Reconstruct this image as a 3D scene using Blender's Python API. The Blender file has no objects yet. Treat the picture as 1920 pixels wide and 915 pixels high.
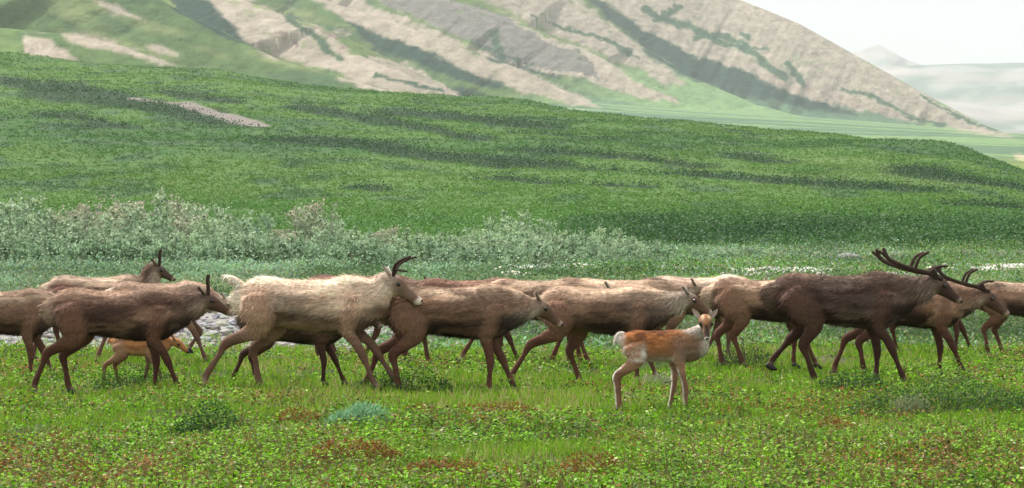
import bpy, math, random
import numpy as np
from mathutils import Vector, Matrix
rng = np.random.default_rng(11); random.seed(11)
S = bpy.context.scene
COL = S.collection
F, EYE, HOR = 5200.0, 1.15, 530.0

# ------------------------------------------------------------------ camera, sky, sun, exposure
cd = bpy.data.cameras.new('camera'); cam = bpy.data.objects.new('camera', cd); COL.objects.link(cam)
cd.sensor_width = 36; cd.lens = 36*F/1920; cd.clip_start = .5; cd.clip_end = 40000
PITCH = math.atan((HOR-457.5)/F)
cam.location = (0, 0, EYE); cam.rotation_euler = (math.pi/2+PITCH, 0, 0)
S.camera = cam
S.render.engine = 'CYCLES'
S.view_settings.view_transform = 'Standard'; S.view_settings.look = 'None'
S.view_settings.gamma = 1; S.view_settings.exposure = 0.28
S.view_settings.use_curve_mapping = False
S.cycles.use_denoising = True
S.cycles.max_bounces = 5; S.cycles.diffuse_bounces = 3; S.cycles.transmission_bounces = 3
S.cycles.volume_bounces = 1; S.cycles.sample_clamp_indirect = 4

SUN_EL, SUN_AZ = math.radians(56), math.radians(305)      # azimuth clockwise from +Y : beyond the herd, to the left
sd = Vector((math.sin(SUN_AZ)*math.cos(SUN_EL), math.cos(SUN_AZ)*math.cos(SUN_EL), math.sin(SUN_EL)))
W = bpy.data.worlds.new('World'); S.world = W; W.use_nodes = True
nt = W.node_tree; N = nt.nodes; L = nt.links
bg = N['Background']; bg.inputs['Strength'].default_value = .1
sky = N.new('ShaderNodeTexSky'); sky.sky_type = 'NISHITA'; sky.sun_disc = False
sky.sun_elevation = SUN_EL; sky.sun_rotation = SUN_AZ; sky.dust_density = 3
tc = N.new('ShaderNodeTexCoord'); sp = N.new('ShaderNodeSeparateXYZ')
L.new(tc.outputs['Generated'], sp.inputs[0])
rp = N.new('ShaderNodeValToRGB'); L.new(sp.outputs['Z'], rp.inputs['Fac'])
e = rp.color_ramp.elements
e[0].position = 0; e[0].color = (6.1, 6.15, 6.15, 1)
e[1].position = .16; e[1].color = (6.4, 6.45, 6.45, 1)
e2 = e.new(1.0); e2.color = (9.2, 9.3, 9.5, 1)
mx = N.new('ShaderNodeMix'); mx.data_type = 'RGBA'; mx.inputs[0].default_value = .97
L.new(sky.outputs[0], mx.inputs[6]); L.new(rp.outputs[0], mx.inputs[7]); L.new(mx.outputs[2], bg.inputs['Color'])
sl = bpy.data.lights.new('sun', 'SUN'); sl.energy = 5.0; sl.angle = math.radians(4); sl.color = (1, .96, .9)
so = bpy.data.objects.new('sun', sl); COL.objects.link(so); so.location = (0, 0, 300)
so.rotation_euler = (-sd).to_track_quat('-Z', 'Y').to_euler()

# ------------------------------------------------------------------ helpers
def at(px, py, D):
    """photograph position -> world point at depth D (world y)"""
    a = PITCH; v = (457.5-py)/F; u = (px-960)/F
    ry = math.cos(a)-v*math.sin(a); rz = math.sin(a)+v*math.cos(a); t = D/ry
    return np.array([u*t, D, EYE+rz*t])
def proj(X, Y, Z):
    c, s = math.cos(PITCH), math.sin(PITCH); Z = Z-EYE
    d = Y*c+Z*s; v = -Y*s+Z*c
    return 960+F*X/d, 457.5-F*v/d
def sm(a, b, x):
    t = np.clip((x-a)/(b-a), 0, 1); return t*t*(3-2*t)
def hsh(i, j, k, seed):
    n = (i*374761393+j*668265263+k*2147483647+seed*974634777) & 0xffffffff
    n = ((n ^ (n >> 13))*1274126177) & 0xffffffff
    n = ((n ^ (n >> 16))*2246822519) & 0xffffffff
    return (n ^ (n >> 15))/4294967295.0
def vnoise(x, y, z=0.0, seed=0):
    x, y, z = np.broadcast_arrays(np.asarray(x, float), y, z)
    xi = np.floor(x).astype(np.int64); yi = np.floor(y).astype(np.int64); zi = np.floor(z).astype(np.int64)
    fx, fy, fz = x-xi, y-yi, z-zi
    fx = fx*fx*(3-2*fx); fy = fy*fy*(3-2*fy); fz = fz*fz*(3-2*fz)
    r = 0
    for dx in (0, 1):
        for dy in (0, 1):
            for dz in (0, 1):
                w = (fx if dx else 1-fx)*(fy if dy else 1-fy)*(fz if dz else 1-fz)
                r = r+w*hsh(xi+dx, yi+dy, zi+dz, seed)
    return r
def fbm(x, y, z=0.0, o=4, seed=0):
    r = 0; a = .5; t = 0
    for k in range(o):
        f = 2.03**k; r = r+a*vnoise(x*f+k*7.1, y*f+k*3.3, np.asarray(z)*f, seed+k); t += a; a *= .5
    return r/t
def lerp(a, b, t):
    t = np.asarray(t)[..., None]; return np.asarray(a)*(1-t)+np.asarray(b)*t
def inpoly(px, py, poly):
    r = np.zeros(px.shape, bool); n = len(poly)
    for i in range(n):
        x1, y1 = poly[i]; x2, y2 = poly[(i+1) % n]
        if y1 == y2: continue
        c = ((y1 > py) != (y2 > py)) & (px < (x2-x1)*(py-y1)/(y2-y1)+x1)
        r ^= c
    return r
def segdist(px, py, line):
    """distance to a polyline and the running parameter of the nearest point"""
    best = np.full(px.shape, 1e18); par = np.zeros(px.shape)
    for i in range(len(line)-1):
        ax, ay = line[i][:2]; bx, by = line[i+1][:2]
        dx, dy = bx-ax, by-ay
        t = np.clip(((px-ax)*dx+(py-ay)*dy)/(dx*dx+dy*dy), 0, 1)
        d = np.hypot(px-ax-t*dx, py-ay-t*dy)
        m = d < best; best = np.where(m, d, best); par = np.where(m, i+t, par)
    return best, par
def tag(o, label=None, cat=None, group=None, kind=None):
    if label: o['label'] = label
    if cat: o['category'] = cat
    if group: o['group'] = group
    if kind: o['kind'] = kind
    return o
def mesh_np(name, V, Fc, mat, col=None, parent=None, smooth=False):
    """mesh from numpy: V (n,3), Fc (m,k) all faces the same size"""
    V = np.asarray(V, np.float32); Fc = np.asarray(Fc, np.int32)
    me = bpy.data.meshes.new(name); k = Fc.shape[1]
    me.vertices.add(len(V)); me.vertices.foreach_set('co', V.ravel())
    me.loops.add(Fc.size); me.loops.foreach_set('vertex_index', Fc.ravel())
    me.polygons.add(len(Fc)); me.polygons.foreach_set('loop_start', np.arange(0, Fc.size, k, dtype=np.int32))
    me.polygons.foreach_set('use_smooth', np.full(len(Fc), smooth))
    me.update(calc_edges=True)
    if col is not None: setcol(me, col)
    me.materials.append(mat)
    o = bpy.data.objects.new(name, me); COL.objects.link(o)
    if parent is not None: o.parent = parent
    return o
def setcol(me, col):
    a = me.color_attributes.new('Col', 'FLOAT_COLOR', 'POINT')
    c = np.ones((len(col), 4), np.float32); c[:, :3] = np.clip(col, 0, 1)
    a.data.foreach_set('color', c.ravel())

# ------------------------------------------------------------------ materials
def attr_mat(name, rough=.8, transl=0.0, nscale=None, namt=.25, bump=0, bscale=8, spec=.25, coord='Object', stretch=(1, 1, 1), bump2=None):
    m = bpy.data.materials.new(name); m.use_nodes = True
    n = m.node_tree.nodes; l = m.node_tree.links; b = n['Principled BSDF']
    b.inputs['Roughness'].default_value = rough; b.inputs['Specular IOR Level'].default_value = spec
    a = n.new('ShaderNodeVertexColor'); a.layer_name = 'Col'; src = a.outputs[0]
    t = n.new('ShaderNodeTexCoord'); mp = n.new('ShaderNodeMapping'); mp.inputs['Scale'].default_value = stretch
    l.new(t.outputs[coord], mp.inputs[0])
    if nscale:
        z = n.new('ShaderNodeTexNoise'); z.inputs['Scale'].default_value = nscale; z.inputs['Detail'].default_value = 6
        z.inputs['Roughness'].default_value = .7
        l.new(mp.outputs[0], z.inputs['Vector'])
        r = n.new('ShaderNodeMapRange'); r.inputs['From Min'].default_value = .3; r.inputs['From Max'].default_value = .7
        r.inputs['To Min'].default_value = 1-namt; r.inputs['To Max'].default_value = 1+namt
        l.new(z.outputs['Fac'], r.inputs['Value'])
        x = n.new('ShaderNodeVectorMath'); x.operation = 'SCALE'
        l.new(src, x.inputs[0]); l.new(r.outputs[0], x.inputs['Scale']); src = x.outputs[0]
    l.new(src, b.inputs['Base Color'])
    if bump:
        z2 = n.new('ShaderNodeTexNoise'); z2.inputs['Scale'].default_value = bscale; z2.inputs['Detail'].default_value = 5
        l.new(mp.outputs[0], z2.inputs['Vector'])
        bp = n.new('ShaderNodeBump'); bp.inputs['Strength'].default_value = .8; bp.inputs['Distance'].default_value = bump
        l.new(z2.outputs['Fac'], bp.inputs['Height']); l.new(bp.outputs[0], b.inputs['Normal'])
        if bump2:
            z3 = n.new('ShaderNodeTexNoise'); z3.inputs['Scale'].default_value = bump2[1]; z3.inputs['Detail'].default_value = 4
            l.new(mp.outputs[0], z3.inputs['Vector'])
            b3 = n.new('ShaderNodeBump'); b3.inputs['Strength'].default_value = 1; b3.inputs['Distance'].default_value = bump2[0]
            l.new(z3.outputs['Fac'], b3.inputs['Height']); l.new(b3.outputs[0], bp.inputs['Normal'])
    if transl:
        tr = n.new('ShaderNodeBsdfTranslucent'); l.new(src, tr.inputs['Color'])
        ms = n.new('ShaderNodeMixShader'); ms.inputs[0].default_value = transl
        l.new(b.outputs[0], ms.inputs[1]); l.new(tr.outputs[0], ms.inputs[2])
        l.new(ms.outputs[0], n['Material Output'].inputs['Surface'])
    return m
def flat_mat(name, c, rough=.6, spec=.3, nscale=30, namt=.2, coat=0):
    m = bpy.data.materials.new(name); m.use_nodes = True
    n = m.node_tree.nodes; l = m.node_tree.links; b = n['Principled BSDF']
    b.inputs['Roughness'].default_value = rough; b.inputs['Specular IOR Level'].default_value = spec
    b.inputs['Coat Weight'].default_value = coat
    t = n.new('ShaderNodeTexCoord'); z = n.new('ShaderNodeTexNoise'); z.inputs['Scale'].default_value = nscale
    l.new(t.outputs['Object'], z.inputs['Vector'])
    r = n.new('ShaderNodeMix'); r.data_type = 'RGBA'
    r.inputs[6].default_value = (*[v*(1-namt) for v in c], 1); r.inputs[7].default_value = (*[min(1, v*(1+namt)) for v in c], 1)
    l.new(z.outputs['Fac'], r.inputs[0]); l.new(r.outputs[2], b.inputs['Base Color'])
    return m
M_GROUND = attr_mat('ground_cover', .9, nscale=3.0, namt=.35, bump=.05, bscale=9, bump2=(.55, .55))
M_MOUNT = attr_mat('mountain_slope', .95, nscale=.12, namt=.28, bump=4.0, bscale=.09, spec=.1, stretch=(1, .5, 1.3))
M_FAR = attr_mat('far_range', .95, nscale=.01, namt=.2, spec=.1)
M_LEAF = attr_mat('leaves', .6, transl=.35, spec=.3)
M_WOOD = flat_mat('willow_stem', (.11, .085, .07), .85)
M_TWIG = flat_mat('willow_twig', (.24, .20, .16), .85)
M_ROCK = attr_mat('stone', .85, nscale=14, namt=.25, bump=.01, bscale=20)
M_HAIR = attr_mat('caribou_coat', .75, spec=.2, nscale=22, namt=.22, stretch=(.35, 1, 1))
M_HOOF = flat_mat('hoof_horn', (.03, .025, .022), .5)
M_EYE = flat_mat('eye_dark', (.012, .008, .006), .12, .6)
M_VELVET = flat_mat('antler_velvet', (.055, .034, .024), .9)
M_NOSE = flat_mat('nose_skin', (.045, .035, .033), .55)

# ------------------------------------------------------------------ terrain
CR_A = [-700, 0, 330, 640, 960, 1200, 1440, 1640, 1760, 1850, 1920, 2100, 2600]
CR_Y = [30, 103, 133, 165, 190, 216, 243, 261, 277, 299, 321, 352, 410]
DC_A = [-700, 0, 960, 1500, 1900, 2600]; DC_D = [640, 600, 520, 440, 340, 280]
YS = [0, 46, 60, 72, 92]
def hill_e(a, Y, Dc, c):
    """height above the eye line, in thousandths, of the tundra slope"""
    e0 = np.interp(a, [900, 1100, 2000], [48, 62, 68])
    t = np.clip((Y-92)/(Dc-92), 0, 1)
    return e0+(HOR-c-e0)*(1-(1-t)**1.75)
def H(X, Y):
    X = np.asarray(X, float); Y = np.asarray(Y, float)
    Ys = np.maximum(Y, 5); a = np.clip(X/Ys*F+960, -900, 2800)
    und = .12*(fbm(X*.45+3, Y*.3, seed=5, o=3)-.5)+.20*(fbm(X*1.1, Y*1.0, seed=8, o=2)-.5)
    z = und*(1-sm(55, 80, Y))+.10*(fbm(X*.2, Y*.2, seed=2)-.5)*sm(45, 60, Y)
    z = z-.12*sm(45, 50, Y)*(1-sm(54, 60, Y))
    # bank above the gravel, then the hillside
    e1 = 1.15+24/F*72
    z = z+e1*sm(53, 72, Y)
    e0 = np.interp(a, [900, 1100, 2000], [48, 62, 68])
    z = z+(np.clip(Y-72, 0, 20)/20)*((1.15+e0/F*92)-e1)*(Y > 72)
    c = np.interp(a, CR_A, CR_Y); Dc = np.interp(a, DC_A, DC_D)
    c = c+3*(fbm(a*.012, a*0, seed=31)-.5)
    zh = 1.15+hill_e(a, Y, Dc, c)/F*Y-(np.clip(Y-Dc, 0, None)**2)*.0012-np.clip(Y-Dc, 0, None)*.03
    amp = .3+Y*.0022
    zh = zh+amp*(fbm(X*.05, Y*.025, seed=9)-.5)*2*sm(92, 130, Y)+.35*(fbm(X*.22, Y*.16, seed=10)-.5)*sm(92, 130, Y)
    return np.where(Y > 92, zh, z)
def hill_depth(px, py):
    """depth at which the tundra slope shows at a photograph position"""
    lo = 93.0; hi = float(np.interp(px, DC_A, DC_D))
    for _ in range(40):
        m = (lo+hi)/2; x = (px-960)/F*m
        _, y = proj(x, m, float(H(x, m)))
        if y > py: lo = m
        else: hi = m
    return lo
def wline(pts):
    """photograph positions on the slope -> ground plan polyline"""
    r = []
    for px, py in pts:
        d = hill_depth(px, py); r.append(((px-960)/F*d, d))
    return r
DARK = [(wline(p), w) for p, w in [
    ([(510, 264), (600, 263), (700, 280), (800, 292), (900, 300), (1010, 312)], 5.5),
    ([(620, 272), (760, 292), (860, 303)], 4), ([(780, 212), (880, 222), (1020, 240)], 9),
    ([(0, 147), (80, 158), (160, 182), (320, 205)], 10), ([(1030, 284), (1130, 292), (1290, 312)], 5),
    ([(1360, 295), (1450, 305)], 4), ([(1090, 318), (1250, 328), (1400, 336), (1560, 345)], 3),
    ([(1000, 250), (1120, 262)], 5), ([(200, 185), (380, 225), (440, 235)], 5), ([(110, 235), (150, 238)], 3),
    ([(560, 200), (700, 222), (900, 262)], 4), ([(1460, 342), (1640, 352), (1740, 360)], 2.5),
    ([(300, 172), (420, 190)], 4), ([(660, 352), (720, 358)], 1.5), ([(1700, 318), (1800, 340), (1900, 352)], 4),
    ([(1790, 386), (1900, 392)], 1.5), ([(920, 336), (1040, 345), (1200, 350)], 1.6), ([(80, 215), (240, 240)], 3)]]
GRAVEL = [(wline([(262, 186), (330, 193), (400, 212), (478, 236)]), 2.1)]
PALE = [(wline([(1180, 290), (1300, 316), (1420, 326), (1480, 332)]), 4), (wline([(1560, 300), (1760, 345)]), 7)]
def hill_masks(X, Y):
    dk = np.zeros(X.shape); gr = np.zeros(X.shape); pl = np.zeros(X.shape)
    wob = 1+.9*(fbm(X*.12, Y*.06, seed=41)-.5)*2
    for ln, w in DARK:
        d, _ = segdist(X, Y, ln); dk = np.maximum(dk, 1-sm(.6, 1.1, d/(w*.85*wob+.1)))
    for ln, w in GRAVEL:
        d, p = segdist(X, Y, ln); gr = np.maximum(gr, 1-sm(.8, 1.0, d/(w*wob)))
    for ln, w in PALE:
        d, _ = segdist(X, Y, ln); pl = np.maximum(pl, 1-sm(.4, 1.1, d/(w*wob+.1)))
    return dk, gr, pl
def birch_bank(X, Y):
    a = X/np.maximum(Y, 5)*F+960
    return sm(1000, 1120, a)*(1-sm(128, 152, Y+30*(fbm(X*.10, Y*.055, seed=221)-.5)))*sm(88, 94, Y)
def hill_col(X, Y, dk, gr, pl):
    n1 = fbm(X*.03, Y*.02, seed=51); n2 = fbm(X*.25, Y*.08, seed=52); n3 = fbm(X*.8, Y*.3, seed=54)
    G = lerp((.045, .125, .022), (.085, .175, .030), sm(.35, .65, n1))
    G = lerp(G, (.045, .10, .040), sm(.5, .72, n2)*.8)
    G = lerp(G, (.13, .19, .05), sm(.58, .8, n3)*.5)
    near = (1-sm(125, 230, Y))
    G = lerp(G, (.075, .175, .032), near*.75)
    G = lerp(G, (.13, .21, .055), pl*.7)
    G = lerp(G, (.026, .062, .026), dk*.92)
    G = G*.82
    G = lerp(G, (.020, .055, .018), birch_bank(X, Y)*.9)
    return lerp(G, lerp((.15, .13, .115), (.26, .23, .20), fbm(X*1.2, Y*.5, seed=55)), gr)
def gravel_side(X, Y):
    a = X/np.maximum(Y, 5)*F+960
    return 1-sm(520, 1120, a+500*(fbm(X*.35, Y*.3, seed=23)-.5))
def ground_col(X, Y):
    dk, gr, pl = hill_masks(X, Y)
    hc = hill_col(X, Y, dk, gr, pl)
    n = fbm(X*.6, Y*.35, seed=21); n2 = fbm(X*3, Y*2, seed=22)
    g = lerp((.030, .055, .012), (.05, .075, .018), sm(.35, .65, n))
    g = lerp(g, (.07, .05, .03), sm(.5, .75, n2)*.7)
    st = lerp((.20, .19, .18), (.34, .33, .31), n2)
    tr = sm(.60, .68, fbm(X*.9+30, Y*.5, seed=24))*sm(26, 28, Y)*(1-sm(40, 43, Y)); g = lerp(g, (.10, .075, .05), tr)
    gw = sm(47, 50, Y+4*(n-.5)*2)*(1-sm(60, 66, Y+5*(n-.5)*2))*gravel_side(X, Y)
    g = lerp(g, st, gw)
    hea = lerp((.07, .12, .04), (.12, .17, .05), n)
    g = lerp(g, hea, sm(60, 66, Y))
    return lerp(g, hc, sm(86, 100, Y))

def grid_obj(name, us, ds, fn, mat, colfn, off=20.0):
    U, D = np.meshgrid(us, ds); X = U*(D+off); Y = D; Z = fn(X, Y)
    V = np.stack([X, Y, Z], -1).reshape(-1, 3)
    nu, nd = len(us), len(ds)
    i = (np.arange(nd-1)[:, None]*nu+np.arange(nu-1)[None]).ravel()
    Fc = np.stack([i, i+1, i+nu+1, i+nu], -1)
    return mesh_np(name, V, Fc, mat, colfn(X, Y, Z).reshape(-1, 3), smooth=True)
ds = np.concatenate([[-60, -30, -10, 0, 5], np.arange(8, 50, .16), np.arange(50, 95, .35), 95*np.power(760/95, np.linspace(0, 1, 420))])
us = np.linspace(-.36, .36, 620)
g = grid_obj('ground', us, ds, H, M_GROUND, lambda X, Y, Z: ground_col(X, Y)); tag(g, kind='structure')

# ------------------------------------------------------------------ the mountain behind and the far range
def spur(pts): return [tuple(at(*p)) for p in pts]
SPURS = [(spur(p), k, r) for p, k, r in [
    ([(500, -560, 2950), (1100, -170, 2850), (1390, 0, 2800), (1500, 45, 2780), (1620, 112, 2760), (1750, 185, 2740), (1850, 236, 2720), (1940, 270, 2700), (2300, 345, 2650)], .52, 14),
    ([(600, -300, 2650), (1065, -4, 2590), (1200, 86, 2560), (1290, 142, 2530), (1420, 198, 2480)], .42, 8),
    ([(400, -180, 2360), (700, -40, 2330), (830, -4, 2310), (960, 36, 2290), (1050, 75, 2270), (1120, 105, 2250), (1190, 143, 2230), (1300, 196, 2200)], .42, 7),
    ([(200, -170, 2020), (570, -8, 1990), (700, 28, 1970), (850, 82, 1940), (960, 124, 1920), (1130, 206, 1880)], .42, 7),
    ([(0, -130, 1720), (350, -30, 1690), (480, 8, 1660), (600, 52, 1640), (660, 100, 1610), (760, 140, 1580), (900, 195, 1550)], .40, 6),
    ([(-400, -220, 1500), (200, -60, 1450), (330, 20, 1430), (520, 112, 1400), (760, 180, 1360)], .36, 8),
    ([(-500, -40, 1120), (0, 52, 1080), (150, 66, 1070), (250, 92, 1055), (350, 130, 1040), (520, 165, 1020)], .34, 7)]]
def Mz(X, Y):
    v = 25+(Y-700)*(.0823-.0000485*X)+4*(fbm(X*.006, Y*.004, seed=61)-.5)
    wx = 26*(fbm(X*.006, Y*.006, seed=62)-.5)*sm(1000, 1600, Y); z = v
    for i, (ln, k, r) in enumerate(SPURS):
        zz = np.array([p[2] for p in ln])
        d, p = segdist(X, Y+wx*.6, ln)
        cz = np.interp(p, np.arange(len(zz)), zz)
        # gullies running straight down the flank: noise along the crest, growing downslope
        g = (fbm(p*7.0+i*5, d*.006, seed=70+i, o=3)-.5)*np.clip(d, 0, 220)*.045
        rib = (1-np.abs(2*fbm(p*26+i, d*.012, seed=90+i, o=2)-1))*np.clip(d, 0, 60)*.022
        sz = cz-k*np.sqrt(d*d+r*r)+k*r+g+rib
        m = np.clip((sz-z)/14+.5, 0, 1); z = z*(1-m)+sz*m+14*m*(1-m)*.5      # soft maximum
    return z
TAN = [
    [(1092, -30), (1400, -30), (1520, 52), (1640, 122), (1760, 192), (1850, 238), (1915, 262), (1840, 252), (1700, 224), (1560, 192), (1460, 165), (1330, 112), (1200, 52)],
    [(860, -30), (1060, -20), (1200, 92), (1290, 152), (1250, 152), (1130, 105), (1040, 62), (960, 28)],
    [(660, -30), (830, -8), (960, 36), (1050, 76), (1120, 106), (1190, 146), (1285, 192), (1240, 188), (1160, 168), (1050, 142), (950, 112), (860, 72), (760, 30)],
    [(545, -30), (640, -15), (760, 38), (850, 78), (960, 122), (1050, 160), (1125, 205), (1060, 197), (960, 168), (850, 122), (740, 72), (640, 28)],
    [(350, -20), (440, -20), (480, 8), (600, 52), (665, 100), (760, 118), (830, 158), (868, 182), (800, 178), (680, 162), (620, 132), (520, 110), (460, 75), (430, 35)],
    [(45, 68), (100, 70), (155, 112), (50, 104)], [(115, 60), (180, 68), (250, 95), (345, 134), (295, 125), (210, 97), (140, 80)],
    [(150, -10), (210, 5), (275, 42), (230, 30)], [(270, 88), (300, 92), (345, 112), (300, 108)]]
GRN = [([(1215, 18), (1290, 50), (1400, 98), (1440, 125), (1480, 148)], 9), ([(1270, 12), (1235, 38)], 8), ([(1300, 70), (1350, 62), (1400, 85)], 6),
       ([(1475, 120), (1510, 158)], 7), ([(1575, 168), (1640, 183), (1700, 212), (1770, 236)], 6), ([(1720, 180), (1800, 220), (1870, 250)], 3),
       ([(925, 60), (940, 110)], 9), ([(540, 25), (640, 108)], 8), ([(880, 80), (1000, 120)], 4), ([(1390, 62), (1402, 72)], 5), ([(700, 140), (830, 172)], 4),
       ([(1380, 90), (1440, 95)], 4), ([(1000, 30), (1120, 75), (1200, 110)], 4)]
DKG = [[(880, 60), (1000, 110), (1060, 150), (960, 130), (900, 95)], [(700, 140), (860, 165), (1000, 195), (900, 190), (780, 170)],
       [(1070, -30), (1100, -20), (1200, 52), (1330, 112), (1460, 165), (1560, 192), (1620, 212), (1520, 205), (1400, 180), (1300, 150), (1200, 90)],  # gully band: green growth with the gully's shade painted in
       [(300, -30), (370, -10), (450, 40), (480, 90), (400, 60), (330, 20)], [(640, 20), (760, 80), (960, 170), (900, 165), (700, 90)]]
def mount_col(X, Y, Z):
    px, py = proj(X, Y, Z)
    s = X*.02; t = Y*.02
    qx = px+26*(fbm(X*.035, Z*.05, Y*.02, seed=101)-.5)*1.2+15*(fbm(X*.15, Z*.2, Y*.1, seed=102)-.5)
    qy = py+20*(fbm(X*.035, Z*.05, Y*.02, seed=103)-.5)*1.2+15*(fbm(X*.15, Z*.2, Y*.1, seed=104)-.5)
    n1 = fbm(X*.008, Y*.006, seed=105); n2 = fbm(X*.05, Z*.08, Y*.03, seed=106); n3 = fbm(X*.02, Y*.035, seed=107)
    G = lerp((.075, .13, .045), (.13, .19, .06), sm(.35, .65, n1))
    G = lerp(G, (.05, .10, .045), sm(.5, .7, n2)*.7)
    G = lerp(G, (.24, .26, .11), sm(.55, .75, n3)*.45)
    val = sm(950, 1250, px+(py-150)*2)                     # valley floor, paler
    G = lerp(G, lerp((.17, .27, .12), (.09, .16, .10), sm(.45, .60, fbm(X*.004, Y*.02, seed=109))), val*.85)
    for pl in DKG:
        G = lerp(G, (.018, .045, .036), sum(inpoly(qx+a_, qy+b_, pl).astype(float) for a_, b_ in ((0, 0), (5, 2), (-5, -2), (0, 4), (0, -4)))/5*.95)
    T = lerp((.27, .23, .18), (.40, .345, .275), n2)
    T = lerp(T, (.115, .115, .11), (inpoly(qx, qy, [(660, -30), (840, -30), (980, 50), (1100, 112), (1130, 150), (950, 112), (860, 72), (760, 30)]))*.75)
    T = lerp(T, (.30, .235, .19), inpoly(qx, qy, [(1440, 140), (1560, 175), (1730, 225), (1700, 235), (1560, 200), (1400, 160)])*.6)
    msk = np.zeros(px.shape)
    for pl in TAN: msk = np.maximum(msk, sum(inpoly(qx+a_, qy+b_, pl).astype(float) for a_, b_ in ((0, 0), (3, 1), (-3, -1), (1, -3), (-1, 3)))/5)
    fr = fbm(X*.09, Z*.13, Y*.05, seed=111)
    msk = msk*(1-sm(.66, .76, fr)*.5)
    msk = np.maximum(msk, sm(.66, .74, n2)*.55*(px < 900)*(py < 110))
    for ln, w in GRN:
        d, _ = segdist(qx, qy, ln); cut = 1-sm(.5, 1.1, d/w); msk = msk*(1-cut); G = lerp(G, (.045, .085, .055), cut*.85)
    C = lerp(G, T, msk)
    # small rock outcrops on the middle spur
    d, _ = segdist(qx, qy, [(598, 50), (640, 75), (662, 106)]); rk = (d < 5)*sm(.45, .6, fr)
    d2, _ = segdist(qx, qy, [(510, 48), (560, 82)]); rk = np.maximum(rk, (d2 < 4)*sm(.5, .6, fr))
    C = lerp(C, (.22, .17, .14), rk)
    C = lerp(C, (.42, .36, .26), inpoly(qx, qy, [(1900, 290), (1960, 285), (1960, 305), (1915, 302)])*1.0)
    d3 = sm(.0, 1., (py-285)/25)*(px > 1700)*(Y < 1400); C = lerp(C, (.17, .22, .055), np.clip(d3, 0, 1)*.8)
    return C
dm = np.concatenate([np.linspace(690, 1000, 50)[:-1], np.linspace(1000, 3100, 760), np.linspace(3150, 5200, 20)])
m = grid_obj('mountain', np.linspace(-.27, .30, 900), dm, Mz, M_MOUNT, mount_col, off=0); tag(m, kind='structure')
FAR = [(spur(p), k, 40) for p, k in [
    ([(1380, 170, 9600), (1560, 108, 9500), (1648, 84, 9500), (1700, 112, 9500), (1800, 150, 9400), (2300, 200, 9300)], .4),
    ([(1500, 160, 7600), (1680, 124, 7500), (1780, 121, 7500), (1920, 118, 7500), (2200, 100, 7600), (2800, 60, 7600)], .22),
    ([(1500, 215, 6300), (1750, 185, 6200), (1850, 200, 6150), (1960, 215, 6100), (2500, 160, 6000)], .15)]]
def Fz(X, Y):
    z = -40+(Y-5000)*.06+20*(fbm(X*.002, Y*.002, seed=121)-.5)
    z = np.broadcast_to(z, X.shape).copy()
    for i, (ln, k, r) in enumerate(FAR):
        zz = np.array([p[2] for p in ln]); d, p = segdist(X, Y, ln); cz = np.interp(p, np.arange(len(zz)), zz)
        sz = cz-k*np.sqrt(d*d+r*r)+k*r+(fbm(X*.004, Y*.004, seed=130+i)-.5)*np.clip(d, 15, 400)*.18
        z = np.maximum(z, sz)
    return z
def far_col(X, Y, Z):
    n = fbm(X*.0025, Y*.003, Z*.01, seed=141); n2 = fbm(X*.01, Y*.006, Z*.03, seed=142)
    C = lerp((.30, .27, .25), (.11, .15, .12), sm(.42, .6, n))
    return lerp(C, (.38, .36, .34), sm(.5, .7, n2)*.5)
m = grid_obj('far_mountains', np.linspace(.02, .32, 320), np.linspace(4800, 10500, 260), Fz, M_FAR, far_col, off=0); tag(m, kind='structure')

# ------------------------------------------------------------------ haze: one closed box of even air
def haze_box():
    x0, x1, y0, y1, z0, z1 = -5200, 5200, -400, 11500, -420, 1250
    V = [(x, y, z) for z in (z0, z1) for y in (y0, y1) for x in (x0, x1)]
    Fc = [(0, 2, 3, 1), (4, 5, 7, 6), (0, 1, 5, 4), (2, 6, 7, 3), (0, 4, 6, 2), (1, 3, 7, 5)]
    m = bpy.data.materials.new('air_haze'); m.use_nodes = True; n = m.node_tree.nodes
    n.remove(n['Principled BSDF']); v = n.new('ShaderNodeVolumePrincipled')
    v.inputs['Color'].default_value = (.93, .965, 1.0, 1); v.inputs['Density'].default_value = HAZE
    v.inputs['Anisotropy'].default_value = .1
    m.node_tree.links.new(v.outputs[0], n['Material Output'].inputs['Volume'])
    o = mesh_np('haze', V, Fc, m); tag(o, kind='stuff'); return o
HAZE = .85e-4
haze_box()
#@@PART2
# ------------------------------------------------------------------ leaves, blades, stones
def diamonds(P, A, B, col):
    """diamond leaves: base P, length vector A, half-width vector B"""
    n = len(P); V = np.empty((n, 4, 3)); V[:, 0] = P; V[:, 1] = P+A*.45+B; V[:, 2] = P+A; V[:, 3] = P+A*.45-B
    return V.reshape(-1, 3), np.arange(n*4).reshape(n, 4), np.repeat(col, 4, 0)
def rdir(n, zlo=-.2, zhi=1.0, r=None):
    r = r or rng; a = r.uniform(0, 2*np.pi, n); z = r.uniform(zlo, zhi, n); h = np.sqrt(1-np.clip(z, -1, 1)**2)
    return np.stack([np.cos(a)*h, np.sin(a)*h, z], -1)
def perp(A):
    q = rdir(len(A), -1, 1); c = np.cross(A, q); return c/np.maximum(np.linalg.norm(c, axis=1, keepdims=True), 1e-6)
def leaf_arrays(P, length, width, col, zlo=-.2, zhi=1.0, flat=None):
    n = len(P); A = rdir(n, zlo, zhi)
    if flat is None: B = perp(A)
    else:                                                   # leaves that hold their faces to the sky
        B = np.cross(A, np.array((0, 0, 1.))+rng.normal(0, flat, (n, 3))); B /= np.maximum(np.linalg.norm(B, axis=1, keepdims=True), 1e-6)
    return diamonds(P, A*np.asarray(length).reshape(-1, 1), B*np.asarray(width).reshape(-1, 1)*.5, col)
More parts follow.
